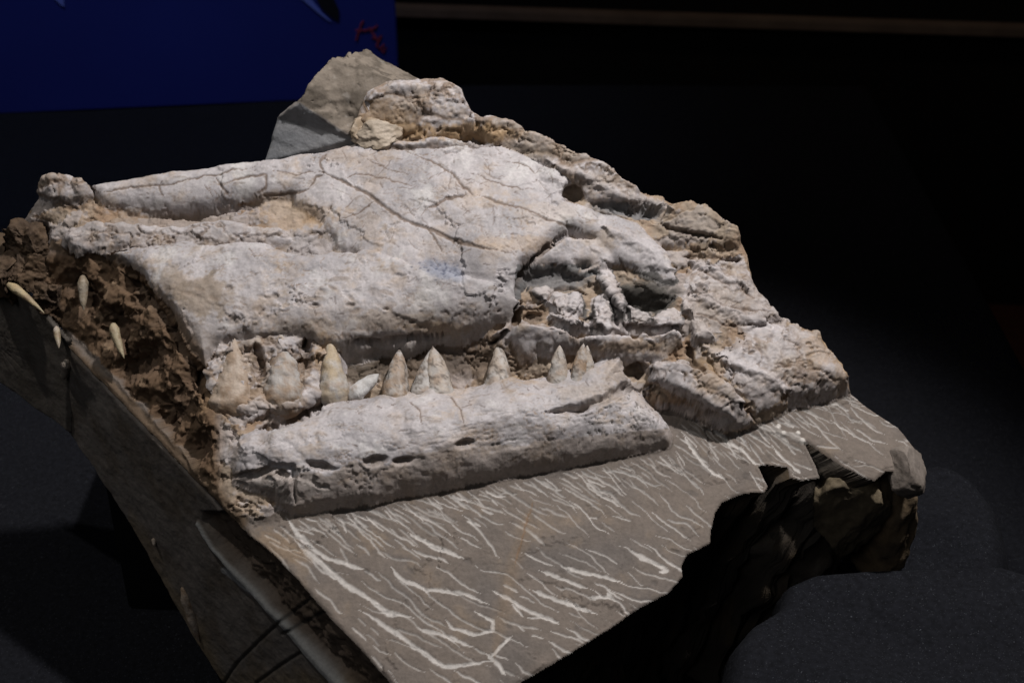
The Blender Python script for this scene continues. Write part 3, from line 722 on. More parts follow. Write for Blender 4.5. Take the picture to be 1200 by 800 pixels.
# swellings: tooth shapes in the front rubble
for pts, w, d in (([(276, 470), (274, 440), (272, 405)], 17, -.35), ([(328, 455), (327, 425), (330, 398)], 17, -.35), ([(385, 452), (388, 428), (385, 404)], 13, -.3), ([(265, 480), (330, 475), (395, 455)], 12, -.4)):
    stroke(pts, w, d, BONE * .85, .35, ids=lid('tooth_socket_bone'), hard=0.0)
for pts, w, d in (([(300, 400), (303, 425), (300, 440)], 9, .8), ([(358, 398), (356, 420), (352, 435)], 10, .9), ([(408, 400), (440, 400), (520, 394)], 4, .5)):
    stroke(pts, w, d, BROWN, .5, ids=lid('tooth_socket_bone') | lid('upper_jaw'), hard=0.1)
for x, y, rx in ((465, 452, 20), (508, 452, 28), (585, 446, 24), (656, 434, 16), (686, 434, 18)):
    blot(x, y, rx, 9, TAN * .9, .5, -.45, ids=lid('lower_jaw') | is_matrix, nz=.5, edge=.8)
# rounded hollows in the broken snout end
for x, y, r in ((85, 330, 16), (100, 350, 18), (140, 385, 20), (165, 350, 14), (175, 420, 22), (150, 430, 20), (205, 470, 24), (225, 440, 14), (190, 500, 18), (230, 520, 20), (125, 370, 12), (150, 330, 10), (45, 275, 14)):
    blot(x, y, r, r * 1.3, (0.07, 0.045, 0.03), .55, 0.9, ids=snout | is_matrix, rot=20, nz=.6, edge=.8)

# ---- the chisel scratches on the ledge
ANG = np.array([(320, 640, 30), (350, 650, 38), (450, 650, 30), (400, 700, 40), (550, 600, 27), (600, 700, 24), (700, 600, 28), (650, 560, 30), (800, 560, 40), (815, 500, 52), (860, 540, 44), (960, 500, 30), (900, 520, 36), (1010, 500, 24), (740, 660, 20), (500, 740, 36), (640, 640, 26)], float)
def angle(x, y):
    w = 1 / (((ANG[:, 0] - x) ** 2 + (ANG[:, 1] - y) ** 2) + 400)
    return (w * ANG[:, 2]).sum() / w.sum()
SCR = np.array([0.40, 0.375, 0.35])
def jaw_edge(x):
    return np.interp(x, [300, 345, 400, 480, 600, 700, 785, 800, 850, 890, 930, 990], [615, 604, 597, 583, 560, 542, 526, 480, 505, 492, 474, 458])
placed = np.zeros((0, 2))
ledge_xy = [(x, y) for x, y in EDGE_L[3:] + FRONT + RIGHT_E[:4]] + [(930, 474), (850, 507), (800, 482), (785, 528), (600, 562), (345, 607)]
def clear(x, y, r):
    return not len(placed) or np.min(((placed - (x, y)) ** 2).sum(1)) > r * r
count = tries = 0
while count < 300 and tries < 9000:
    tries += 1
    near = tries < 1500
    x = rng.uniform(305, 1065)
    y = jaw_edge(x) + rng.exponential(13) + 1 if near else rng.uniform(470, 800)
    if sdist(np.array([x]), np.array([y]), ledge_xy)[0] < 2: continue
    sp = 4.4 if near else (7.5 if x > 620 else 10.5)
    if x > 880: sp *= .85
    if not clear(x, y, sp): continue
    a = math.radians(angle(x, y) + rng.normal(0, 3))
    L = rng.uniform(18, 70) if near else rng.uniform(50, 160) * (1.1 if x < 560 else .85 if x < 850 else .6)
    n = max(3, int(L / 5)); pts = [(x, y)]
    for s_ in range(n):
        a += rng.normal(0, .17) + 0.3 * (math.radians(angle(x, y)) - a)
        x += math.cos(a) * L / n; y += math.sin(a) * L / n
        if len(pts) > 3 and not clear(x, y, sp * .38): break
        pts.append((x, y))
    if len(pts) < 3: continue
    placed = np.concatenate([placed, np.array(pts)])
    count += 1
    big = 0.85 if pts[0][0] > 700 else 1.15
    if rng.random() < .08 and len(pts) > 5:       # forked line
        m_ = len(pts) // 2; bx, by = pts[m_]; a2 = a + rng.choice([-1, 1]) * rng.uniform(.25, .5); l2 = L * rng.uniform(.15, .35)
        stroke([(bx, by), (bx + math.cos(a2) * l2 * .5, by + math.sin(a2) * l2 * .5), (bx + math.cos(a2 * .9) * l2, by + math.sin(a2 * .9) * l2)], rng.uniform(.7, 1.2), .04, SCR * .95, .8, ids=is_ledge, wob=.28)
    stroke(pts, rng.uniform(.7, 1.7) * big, rng.uniform(.04, .09), SCR * rng.uniform(.65, 1.05), rng.uniform(.5, .95), ids=is_ledge, wob=.5, hard=.25)
for pts, w in (([(335, 605), (352, 630), (385, 655), (410, 662), (428, 665)], 3), ([(345, 632), (365, 650), (400, 680), (430, 700), (455, 718), (485, 725)], 3.4), ([(420, 715), (445, 728), (470, 745), (500, 768), (520, 780), (550, 778), (578, 772)], 3),
               ([(458, 662), (470, 678), (500, 690), (540, 694), (575, 708)], 2.6), ([(520, 722), (530, 735), (555, 743), (578, 738), (578, 728), (555, 715)], 2.4), ([(490, 735), (520, 745), (555, 758)], 2.4), ([(478, 622), (510, 640), (545, 655)], 2.6),
               ([(655, 662), (690, 672), (730, 682)], 2.4), ([(632, 668), (690, 690)], 2.2), ([(620, 690), (660, 705), (700, 718)], 2.6), ([(575, 690), (620, 715), (655, 728)], 2.4), ([(740, 645), (760, 655), (782, 668), (772, 670)], 2.4), ([(800, 510), (825, 545), (850, 562)], 2),
               ([(830, 500), (860, 520), (895, 548)], 1.8), ([(905, 520), (930, 545), (940, 552)], 1.8), ([(690, 700), (715, 700), (712, 694)], 2.0), ([(570, 765), (585, 780), (592, 792)], 2.6), ([(600, 745), (575, 770)], 2.2)):
    stroke(pts, w, .06, SCR, .95, ids=is_ledge, wob=.8)
stroke([(60, 395), (150, 476), (222, 551), (280, 612)], 12, 0, (.10, .068, .042), .9, wob=2, taper=False)
stroke([(624, 588), (612, 630), (600, 670), (588, 720), (578, 775)], 12, 0, OCHRE * .7, .22, ids=is_ledge, hard=0.0)
stroke([(624, 588), (612, 630), (602, 665)], 1.2, .05, (0.16, 0.10, 0.06), .7, ids=is_ledge)
blot(330, 640, 40, 16, OCHRE * .8, .35, ids=is_ledge, rot=30)
for k in range(26):                          # chips and dimples
    x, y = rng.uniform(330, 1040), rng.uniform(520, 780)
    blot(x, y, rng.uniform(3, 9), rng.uniform(2, 4), GREY2 * .8, .5, rng.uniform(.03, .09), ids=is_ledge, rot=rng.uniform(0, 60))
for x, y, r in ((912, 500, 3), (918, 508, 3), (940, 517, 4), (935, 508, 3)):
    blot(x, y, r, r, WHITE * 1.1, .9, -.1, nz=.3)
# paler raised step between the two right-hand ledge levels
stroke([(872, 494), (900, 502), (925, 510), (945, 520)], 4, -.12, (0.30, 0.28, 0.26), .5, ids=is_ledge)
D += np.where(is_ledge, -0.25 * sstep(0, 14, (PY - (494 + (PX - 872) * 0.36))) * sstep(870, 885, PX) * sstep(965, 950, PX), 0)

Nn = grid_normals(P)
flip = np.sign((Nn * PN).sum(-1, keepdims=True)); Nn = Nn * np.where(flip == 0, 1, flip)
D *= sstep(.97, .999, m_in)
P = P + Nn * (D[..., None] * 0.01)
COL = np.clip(COL * (1 + 0.10 * n_pit[..., None] + 0.06 * n_mid[..., None]), 0.01, 0.8)

# ---- split into parts
F = quads(inside)
Pflat = P.reshape(-1, 3); Cflat = COL.reshape(-1, 3)
fid = ID.ravel()[F[:, 0]]
PARTS = {}
for name, i in LAYER_ID.items():
    sel = F[fid == i]
    if len(sel):
        PARTS[name] = submesh(name.split('#')[0], Pflat, Cflat, sel, MAT_ROCK if name == 'rock_matrix' else MAT_BONE, BLOCK)

# ---- broken flanks under the rim
def boundary_edges(F):
    e = np.concatenate([F[:, [0, 1]], F[:, [1, 2]], F[:, [2, 3]], F[:, [3, 0]]])
    key = np.sort(e, 1); k = key[:, 0].astype(np.int64) * (ny * nx) + key[:, 1]
    _, first, cnt = np.unique(k, return_index=True, return_counts=True)
    return e[first[cnt == 1]]
E = boundary_edges(F)
bu, inv = np.unique(E, return_inverse=True); E = inv.reshape(-1, 2)
B = Pflat[bu]
cen = P3(600, 520, 0); cen[2] = 0
rows = [B]; nrow = 26
for r in range(1, nrow + 1):
    t = r / nrow
    q = B.copy()
    q[:, 2] = B[:, 2] * (1 - t) + (Z_TABLE - 0.004) * t
    inn = 0.40 * t ** .62
    q[:, :2] = B[:, :2] * (1 - inn) + cen[:2] * inn
    amp = 0.012 * min(1, t * 9)
    nzv = np.stack([fbm(q.astype(np.float32), 0.05, 4, .55, s, ridged=True) for s in (41., 47., 53.)], -1)
    rows.append(q + nzv * amp * np.array([1, 1, .3]))
V = np.concatenate(rows); nb = len(B)
FF = np.concatenate([np.stack([E[:, 0] + r * nb, E[:, 1] + r * nb, E[:, 1] + (r + 1) * nb, E[:, 0] + (r + 1) * nb], 1) for r in range(nrow)])
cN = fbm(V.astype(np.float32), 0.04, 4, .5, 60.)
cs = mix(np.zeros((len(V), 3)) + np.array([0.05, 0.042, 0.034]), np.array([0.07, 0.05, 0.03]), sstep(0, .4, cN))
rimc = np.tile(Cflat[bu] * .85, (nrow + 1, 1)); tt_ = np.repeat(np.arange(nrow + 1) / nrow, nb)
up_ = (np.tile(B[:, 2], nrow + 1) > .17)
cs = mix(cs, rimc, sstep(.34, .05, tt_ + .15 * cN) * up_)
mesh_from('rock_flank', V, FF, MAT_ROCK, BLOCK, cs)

# ---- flat saw-rough side faces (left end of the block)
def side_patch(name, origin, along, poly_px, h_fun, c_fun, step=0.0013, mat=MAT_ROCK):
    a = along / np.linalg.norm(along)
    b = np.array([0, 0, 1.0]) - a * a[2]; b /= np.linalg.norm(b)
    n = np.cross(a, b)
    if n @ (CAM - origin) < 0: n = -n
    pts = [on_plane(x, y, origin, n) for x, y in poly_px]
    uv = np.array([((p - origin) @ a, (p - origin) @ b) for p in pts])
    uu = np.arange(uv[:, 0].min(), uv[:, 0].max(), step); vv = np.arange(uv[:, 1].min(), uv[:, 1].max(), step)
    X, Y = np.meshgrid(uu, vv)
    G = origin + X[..., None] * a + Y[..., None] * b
    q = G.astype(np.float32)
    sd = sdist(X, Y, uv) + 0.0016 * fbm(q, 0.015, 3, .6, 70.)
    px, py = proj(G)
    h = h_fun(px, py, q) ; c = c_fun(px, py, q)
    # round the rim
    h = h - 0.003 * (1 - sstep(0, 0.005, sd))
    G = G + n * h[..., None]
    F = quads(sd > 0)
    return submesh(name, G.reshape(-1, 3), c.reshape(-1, 3), F, mat, BLOCK), n

e0, e1 = P3(293, 629, -0.1), P3(455, 798, -0.1)
ec = P3(79, 405, -0.1)
top_drop = 6
BOTL = [(265, 812), (240, 770), (205, 712), (150, 615), (110, 550), (79, 508)]
f1_poly = [(x, y + top_drop) for x, y in [(79, 400), (150, 474), (222, 549), (293, 627), (322, 652), (351, 684), (390, 728), (426, 764), (455, 796), (500, 846)]] + [(520, 900), (330, 920)] + BOTL
VEIN = [(232, 612), (250, 640), (275, 668), (310, 706), (345, 745), (372, 775), (400, 806), (440, 850)]
VEIN2 = [(262, 668), (280, 682), (300, 697)]
WIRE_SHADOWS = [[(258, 806), (278, 776), (302, 752), (330, 726), (362, 700)], [(300, 800), (330, 778), (352, 764)], [(330, 742), (356, 730), (382, 715)]]  # thin wire shadows painted and grooved into the side face
def sd_line(px, py, pts):
    return seg_dist(px, py, np.array(pts, float))
def f1_h(px, py, q):
    h = 0.0022 * fbm(q, 0.05, 4, .5, 80.) + 0.0006 * fbm(q, 0.008, 3, .5, 81.)
    d, t = sd_line(px, py, VEIN); w = 1.6 + 3.4 * np.clip(t * 1.5, 0, 1)
    h = h + 0.003 * (1 - sstep(.3, 1.2, d / w))
    # above the vein the face is rough, slightly set back
    above = sstep(-2, 6, (px - np.interp(py, [v[1] for v in VEIN], [v[0] for v in VEIN])) - 5) * (py > 600)
    h = h - above * (0.006 + 0.006 * fbm(q, 0.02, 4, .55, 83., ridged=True))
    for w_ in WIRE_SHADOWS:
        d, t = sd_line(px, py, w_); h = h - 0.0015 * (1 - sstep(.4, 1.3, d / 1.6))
    return h
def f1_c(px, py, q):
    s = fbm(q, 0.04, 5, .6, 85.)
    c = mix(np.zeros(px.shape + (3,)) + np.array([0.15, 0.132, 0.118]), np.array([0.11, 0.09, 0.072]), sstep(-.2, .4, s))
    low = sstep(0, 45, py - (np.interp(px, [79, 150, 240, 300], [400, 470, 620, 760])) ) * 0
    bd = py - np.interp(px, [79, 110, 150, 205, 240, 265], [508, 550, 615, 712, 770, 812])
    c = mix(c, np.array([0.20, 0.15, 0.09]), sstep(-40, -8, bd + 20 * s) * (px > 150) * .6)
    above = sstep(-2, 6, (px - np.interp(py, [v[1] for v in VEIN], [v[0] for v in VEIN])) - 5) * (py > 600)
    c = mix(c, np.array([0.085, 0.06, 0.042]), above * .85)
    d, t = sd_line(px, py, VEIN); w = 1.4 + 3.4 * np.clip(t * 1.5, 0, 1)
    c = mix(c, np.array([0.30, 0.30, 0.29]), (1 - sstep(.6, 1.2, d / w)) * .95)
    d, t = sd_line(px, py, VEIN2); c = mix(c, np.array([0.36, 0.36, 0.36]), (1 - sstep(.6, 1.2, d / 3.5)) * .8)
    d, t = sd_line(px, py, [(80, 395), (78, 440), (80, 505)]); c = mix(c, np.array([0.30, 0.30, 0.30]), (1 - sstep(.4, 1.2, d / 2.6)) * .9)
    for w_ in WIRE_SHADOWS:
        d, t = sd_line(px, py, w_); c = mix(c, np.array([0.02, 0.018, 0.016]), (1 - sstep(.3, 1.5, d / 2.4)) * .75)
    return c
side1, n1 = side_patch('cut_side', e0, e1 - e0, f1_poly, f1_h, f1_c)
d2 = np.array([-math.cos(math.radians(38)), math.sin(math.radians(38)), 0.0])
def f2_h(px, py, q):
    h = 0.003 * fbm(q, 0.04, 4, .5, 90.)
    ang = np.arctan2(py - 405, px + 5)
    r = np.hypot(py - 405, px + 5)
    crk = np.abs(np.sin(ang * 14 + 1.5 * fbm(q, .02, 3, .5, 91.)))
    return h - 0.0015 * (1 - sstep(.05, .25, crk)) * sstep(60, 10, r)
def f2_c(px, py, q):
    s = fbm(q, 0.03, 5, .6, 92.)
    return mix(np.zeros(px.shape + (3,)) + np.array([0.14, 0.122, 0.105]), np.array([0.10, 0.085, 0.07]), sstep(-.2, .4, s))
side2, n2 = side_patch('cut_side', ec, d2, [(82, 400), (40, 352), (0, 325), (-60, 290), (-60, 420), (0, 452), (40, 480), (82, 510)], f2_h, f2_c)

# ---- rock peak behind the skull: two broken faces and a saw cut
def chunk(name, pts, faces, cols, mat, cuts=26, amp=0.003, seed=0.0):
    bm = bmesh.new()
    vs_ = [bm.verts.new(p) for p in pts]
    for k, f in enumerate(faces):
        g = bm.faces.new([vs_[i] for i in f]); g.material_index = 0
    bmesh.ops.triangulate(bm, faces=bm.faces)
    while len(bm.faces) < cuts * cuts * len(faces):
        long_e = sorted(bm.edges, key=lambda e: -e.calc_length())[:max(1, len(bm.edges) // 2)]
        bmesh.ops.subdivide_edges(bm, edges=long_e, cuts=1, use_grid_fill=False)
        bmesh.ops.triangulate(bm, faces=[f for f in bm.faces if len(f.verts) > 3])
    bmesh.ops.recalc_face_normals(bm, faces=bm.faces)
    bm.normal_update()
    co = np.array([v.co for v in bm.verts]); no = np.array([v.normal for v in bm.verts])
    fc = np.array([[v.index for v in f.verts] for f in bm.faces]) if True else None
    bm.verts.index_update()
    fc = np.array([[v.index for v in f.verts] for f in bm.faces])
    bm.free()
    q = co.astype(np.float32)
    a = amp(co) if callable(amp) else amp
    d = cells(co, 0.03, 9)[2] * .9 + cells(co, 0.011, 19)[2] * .35 + fbm(q, 0.02, 5, .55, 100. + seed, ridged=True) * .4 + fbm(q, 0.05, 4, .5, 110. + seed) * .8
    co2 = co + no * (d * a)[:, None]
    return mesh_from(name, co2, fc, mat, BLOCK, cols(co, q), smooth=True)

kp = [P3(386, 68, 13), P3(472, 95, 11.6), P3(462, 150, 9.6), P3(414, 163, 8.8), P3(350, 120, 11.6), P3(326, 138, 10.0), P3(310, 190, 7.0), P3(300, 232, 3.0), P3(405, 215, 4.0), P3(430, 60, 9.0), P3(500, 100, 7), P3(470, 180, 4.0)]
def kcol(co, q):
    px, py = proj(co)
    s = fbm(q, 0.02, 5, .6, 120., stretch=(1, 1, 2.5))
    c = mix(np.zeros((len(co), 3)) + np.array([0.185, 0.155, 0.125]), np.array([0.085, 0.07, 0.055]), sstep(-.08, .12, fbm(q, 0.03, 5, .65, 121., stretch=(.6, 1, 2.4))) * .8)
    c = mix(c, np.array([0.33, 0.30, 0.27]), sstep(.25, .45, fbm(q, 0.008, 3, .6, 122.)) * .5)
    cutm = sstep(-3, 3, py - np.interp(px, [300, 326, 350, 414, 440], [150, 138, 121, 163, 185]))
    c2 = mix(np.zeros((len(co), 3)) + CUT, np.array([0.27, 0.27, 0.275]), sstep(0, .4, fbm(q, .03, 4, .5, 125., stretch=(.4, .4, 2))))
    return mix(c, c2, cutm)
def kamp(co):
    px, py = proj(co)
    cutm = sstep(-3, 3, py - np.interp(px, [300, 326, 350, 414, 440], [150, 138, 121, 163, 185]))
    return 0.0030 * (1 - cutm) + 0.0006 * cutm
chunk('rock_peak', kp, [(0, 4, 3), (0, 3, 2), (0, 2, 1), (4, 5, 3), (5, 6, 3), (6, 7, 8), (6, 8, 3), (3, 8, 11), (3, 11, 2), (2, 11, 10), (1, 2, 10), (0, 1, 10), (0, 10, 9), (0, 9, 4), (4, 9, 5), (5, 9, 6), (6, 9, 7), (7, 9, 10), (7, 10, 11), (7, 11, 8)],
      kcol, MAT_ROCK, 26, kamp)

# ---- brown rock below the right-hand ledge, and the little broken corner
def boulder(name, px, py, dist_h, size, seed, color_a, color_b, rot=0.0, amp=.16, sub=5, mat=MAT_ROCK, facet=True, cut=(.62, .9)):
    c = on_plane(px, py, np.array([0, dist_h, 0]), np.array([0, 1.0, 0]))
    bm = bmesh.new(); bmesh.ops.create_icosphere(bm, subdivisions=sub, radius=1.0)
    co = np.array([v.co for v in bm.verts]); bm.verts.index_update()
    fc = np.array([[v.index for v in f.verts] for f in bm.faces]); bm.free()
    g = np.random.default_rng(int(seed))
    if facet:
        for k in range(9):                    # planar breaks
            n = g.normal(size=3); n /= np.linalg.norm(n); dd = g.uniform(*cut)
            s = co @ n; co = co - np.maximum(s - dd, 0)[:, None] * n
    q = co.astype(np.float32)
    r = 1 + amp * fbm(q, .7, 5, .55, seed, ridged=True) + amp * .6 * fbm(q, .5, 4, .5, seed + 9)
    co = co * r[:, None] * np.array(size)
    R = np.array(Matrix.Rotation(rot, 3, 'Z'))
    co = co @ R.T + c
    s = fbm(co.astype(np.float32), .03, 4, .6, seed + 3)
    return mesh_from(name, co, fc, mat, BLOCK, mix(np.zeros((len(co), 3)) + np.array(color_a), np.array(color_b), sstep(-.25, .35, s)))
boulder('under_rock', 985, 600, -0.068, (0.036, 0.036, 0.060), 5, (0.14, 0.11, 0.07), (0.07, 0.055, 0.036), .4, .2, 6, cut=(.5, .8))
boulder('under_rock', 905, 625, -0.040, (0.06, 0.04, 0.07), 8, (0.10, 0.085, 0.07), (0.07, 0.055, 0.04), .2, .25)
boulder('under_rock', 1035, 600, -0.055, (0.022, 0.03, 0.060), 12, (0.17, 0.12, 0.07), (0.10, 0.075, 0.05), .9, .2)
boulder('corner_chip', 1062, 553, -0.088, (0.018, 0.020, 0.019), 33, (0.17, 0.145, 0.125), (0.12, 0.10, 0.085), .5, .10, cut=(.5, .8))

for bx, by, bh, sz, sd_ in ((441, 157, 9.7, (.019, .013, .011), 61), (424, 156, 9.2, (.013, .012, .011), 67)):
    boulder('bone_fragment', bx, by, P3(bx, by, bh)[1], sz, sd_, (.36, .30, .235), (.24, .18, .12), .2, .3, 5, MAT_BONE, cut=(.45, .8))
for bx, by, bh, sz, sd_ in ((12, 312, 2.2, (.030, .026, .024), 41), (44, 326, 1.8, (.024, .022, .022), 43), (66, 352, 1.0, (.018, .018, .02), 47), (34, 290, 3.6, (.022, .022, .02), 51)):
    c_ = P3(bx, by, bh)
    boulder('snout_lump', bx, by, c_[1], sz, sd_, (.085, .055, .033), (.045, .03, .02), .3, .42, 6, cut=(.4, .75))

# ---- teeth: each its own mesh
def PF(px, py, off=0.0):                  # on the sawn left side, off in cm outwards
    return on_plane(px, py, e0 + n1 * off * .01, n1)
def tooth(base, tip, r, ca, cb, bend=0.0, flat=.8, seed=0, name='tooth', blunt=.12, crack=True, at=P3, of=None):
    b = at(*base); t = at(*tip)
    ax = t - b; L = np.linalg.norm(ax); ax /= L
    side = np.cross(ax, PN); side /= np.linalg.norm(side)
    up = np.cross(side, ax)
    ns, nr = 40, 36
    th = np.linspace(0, 2 * np.pi, ns, endpoint=False)
    vs_, k = [], 0
    for i in range(nr + 1):
        s = i / nr
        rr = r * ((1 - s) ** .95 * (1 - blunt) + blunt * (1 - s ** 6)) * min(1.0, math.sqrt(s / .22 + 1e-4)) 
        c = b + ax * (s * L) + side * (bend * L * s * s)
        vs_.append(c + rr * (np.cos(th)[:, None] * side + flat * np.sin(th)[:, None] * up))
    V = np.concatenate(vs_)
    q = V.astype(np.float32)
    cenl = np.repeat(np.array([b + ax * (i / nr * L) + side * (bend * L * (i / nr) ** 2) for i in range(nr + 1)]), ns, 0)
    rad = V - cenl
    dn = .17 * fbm(q, .007, 4, .6, 130. + seed) + .08 * cells(V, .008, 31 + seed)[2] + .09 * fbm(q, .014, 3, .5, 131. + seed)
    V = cenl + rad * (1 + dn)[:, None]
    i = np.arange(nr)[:, None] * ns; j = np.arange(ns)[None]; j2 = (j + 1) % ns
    Fq = np.stack([i + j, i + j2, i + ns + j2, i + ns + j], -1).reshape(-1, 4)
    s = np.repeat(np.arange(nr + 1) / nr, ns)
    nz = fbm(q, .009, 4, .6, 140. + seed)
    c = mix(np.zeros((len(V), 3)) + np.array(ca), np.array(cb), np.clip(sstep(-.2, .3, nz) * .8 + sstep(.55, .0, s) * .45, 0, 1))
    c = mix(c, np.array([.20, .13, .08]), sstep(.05, .35, fbm(q, .012, 4, .6, 145. + seed)) * .6)
    if crack:
        c = mix(c, np.array([.09, .07, .055]), (1 - sstep(.02, .07, np.abs(fbm(q, .012, 3, .5, 150. + seed)))) * .75)
    return mesh_from(name, V, Fq, MAT_TOOTH, of or BLOCK, c)
TW = (0.34, 0.285, 0.235); TB = (0.25, 0.175, 0.115); TG = (0.34, 0.32, 0.30); TY = (0.27, 0.225, 0.145)
tooth(of=PARTS['lower_jaw'], base=(462, 482, 2.2), tip=(468, 408, 3.6), r=.0130, ca=TG, cb=TB, seed=1, blunt=.36)
tooth(of=PARTS['lower_jaw'], base=(497, 480, 2.1), tip=(502, 408, 3.3), r=.0140, ca=TG, cb=TG, bend=.05, seed=2, blunt=.3)
tooth(of=PARTS['lower_jaw'], base=(518, 482, 2.2), tip=(511, 405, 3.6), r=.0140, ca=TW, cb=TG, bend=-.05, seed=3, blunt=.38)
tooth(of=PARTS['lower_jaw'], base=(584, 478, 2.2), tip=(585, 401, 3.7), r=.0150, ca=TW, cb=TG, seed=4, blunt=.26)
tooth(of=PARTS['lower_jaw'], base=(653, 464, 2.4), tip=(656, 404, 4.6), r=.0110, ca=TW, cb=TG, seed=6, blunt=.35)
tooth(of=PARTS['lower_jaw'], base=(676, 462, 2.6), tip=(684, 402, 4.7), r=.0098, ca=TB, cb=TG, seed=7, blunt=.4)
tooth(of=PARTS['lower_jaw'], base=(691, 460, 2.6), tip=(688, 404, 4.7), r=.0080, ca=TW, cb=TG, seed=8, blunt=.3)
tooth((408, 468, 2.9), (444, 438, 3.4), .0075, (.46, .45, .44), TG, seed=9, blunt=.7, name='bone_splinter', crack=False)
K2 = dict(crack=False, flat=.75, of=PARTS['tooth_socket_bone'])
tooth((394, 480, 2.4), (386, 394, 5.0), .0160, (.38, .30, .20), TG, seed=10, blunt=.12, **K2)
tooth((334, 492, 2.3), (329, 386, 5.4), .0225, TG, TB, seed=11, blunt=.12, **K2)
tooth((272, 494, 2.2), (275, 396, 5.4), .0225, (.38, .31, .25), TB, seed=12, blunt=.14, **K2)
# teeth of the broken snout end hang down over the left flank
K = dict(crack=False, flat=1)
tooth((8, 332, 5.0), (57, 363, 4.6), .0046, TY, (.36, .28, .16), bend=.10, seed=13, blunt=.2, **K)
tooth((97, 322, 4.3), (98, 364, 2.9), .0048, (.27, .23, .18), (.20, .16, .11), seed=14, blunt=.5, **K)
tooth((132, 378, 3.5), (141, 421, 2.4), .0048, TY, (.30, .25, .16), bend=-.1, seed=15, blunt=.4, **K)
tooth((66, 382, 1.2), (69, 408, .8), .0032, TY, TW, seed=16, blunt=.5, **K)
tooth((78, 422, 0.2), (75, 445, .3), .0045, TW, TW, seed=17, blunt=.7, at=PF, **K)
tooth((214, 686, 0), (234, 752, .2), .0055, TW, TB, seed=20, blunt=.6, at=PF, **K)
tooth((180, 630, 0), (181, 640, .3), .0022, TW, TB, seed=24, blunt=.7, at=PF, **K)

# ================================================================== SUPPORTS AND CLOTH
def sheet(name, x0, x1, y0, y1, zf, step, mat):
    xs = np.arange(x0, x1, step); ys = np.arange(y0, y1, step)
    X, Y = np.meshgrid(xs, ys)
    Z = zf(X, Y)
    G = np.stack([X, Y, Z], -1)
    return mesh_from(name, G.reshape(-1, 3), quads(np.ones(X.shape, bool)), mat)
def cloth(x0, x1, y0, y1, fall, step):
    xs = np.arange(x0 - fall, x1 + fall, step); ys = np.arange(y0 - fall, y1 + fall, step)
    X, Y = np.meshgrid(xs, ys)
    q = np.stack([X, Y, X * 0], -1).astype(np.float32)
    ox = np.maximum(X - x1, 0) - np.maximum(x0 - X, 0); oy = np.maximum(Y - y1, 0) - np.maximum(y0 - Y, 0)
    over = np.maximum(np.abs(ox), np.abs(oy))
    fold = 0.02 * np.sin((X + Y) * 26 + 2 * fbm(q, .3, 2, .5, 203.)) * np.clip(over * 4, 0, 1)
    Z = Z_TABLE + 0.004 * fbm(q, .35, 3, .5, 200.) + 0.0008 * fbm(q, .02, 3, .5, 201.)
    crease = (Y - 0.62 - .9 * (X + .55)) / .05
    Z = Z + .035 * np.exp(-crease ** 2) * sstep(.1, -.3, X) * sstep(.3, .5, Y) - over
    G = np.stack([X - ox * .96 + np.sign(ox) * fold, Y - oy * .96 + np.sign(oy) * fold, Z], -1)
    return mesh_from('table_cloth', G.reshape(-1, 3), quads(np.ones(X.shape, bool)), MAT_CLOTH)
cl = cloth(-1.5, 0.60, -0.72, 1.30, 0.7, 0.009)
tag(cl, 'black velvet cloth draped over the table under the fossil block', 'cloth')

def pad(name, outline, z0, z1, R, label, seed):
    """cushion: outline polygon in xy, rounded rim, cloth covered"""
    o = np.array(outline)
    xs = np.arange(o[:, 0].min() - .02, o[:, 0].max() + .02, .004); ys = np.arange(o[:, 1].min() - .02, o[:, 1].max() + .02, .004)
    X, Y = np.meshgrid(xs, ys)
    sd = sdist(X, Y, o)
    s = np.clip(sd / R, 0, 1)
    q = np.stack([X, Y, X * 0], -1).astype(np.float32)
    Z = z0 + (z1 - z0) * (1 - (1 - s) ** 2.4) ** (1 / 2.4) + 0.007 * fbm(q, .16, 4, .5, seed) + .006 * np.sin((X * .5 + Y) * 42 + 3 * fbm(q, .2, 2, .5, seed + 4)) * sstep(.0, .08, sd) + .0006 * fbm(q, .012, 2, .5, seed + 1)
    ob = mesh_from(name, np.stack([X, Y, Z], -1).reshape(-1, 3), quads(sd > -.004), MAT_CLOTH)
    return tag(ob, label, 'cushion')
def G0(px, py, z):
    return on_plane(px, py, np.array([0, 0, z]), np.array([0, 0, 1.0]))[:2]
zA, zB = 0.052, 0.02
outA = [G0(x, y, zA) for x, y in ((800, 1000), (812, 880), (830, 790), (838, 745), (862, 714), (893, 695), (900, 668), (940, 651), (1010, 645), (1100, 640), (1172, 642), (1230, 660), (1320, 740), (1320, 900), (1000, 950))]
pad('cushion', outA, Z_TABLE - .004, zA, .03, 'speckled black velvet cushion in front of the overhanging rock edge', 210.)
outB = [G0(x, y, zB) for x, y in ((1000, 560), (1040, 535), (1090, 522), (1130, 530), (1165, 552), (1192, 590), (1205, 640), (1190, 690), (1100, 700), (1020, 690))]
pad('cushion', outB, Z_TABLE - .004, zB, .035, 'round black velvet cushion behind the chipped rock corner', 220.)

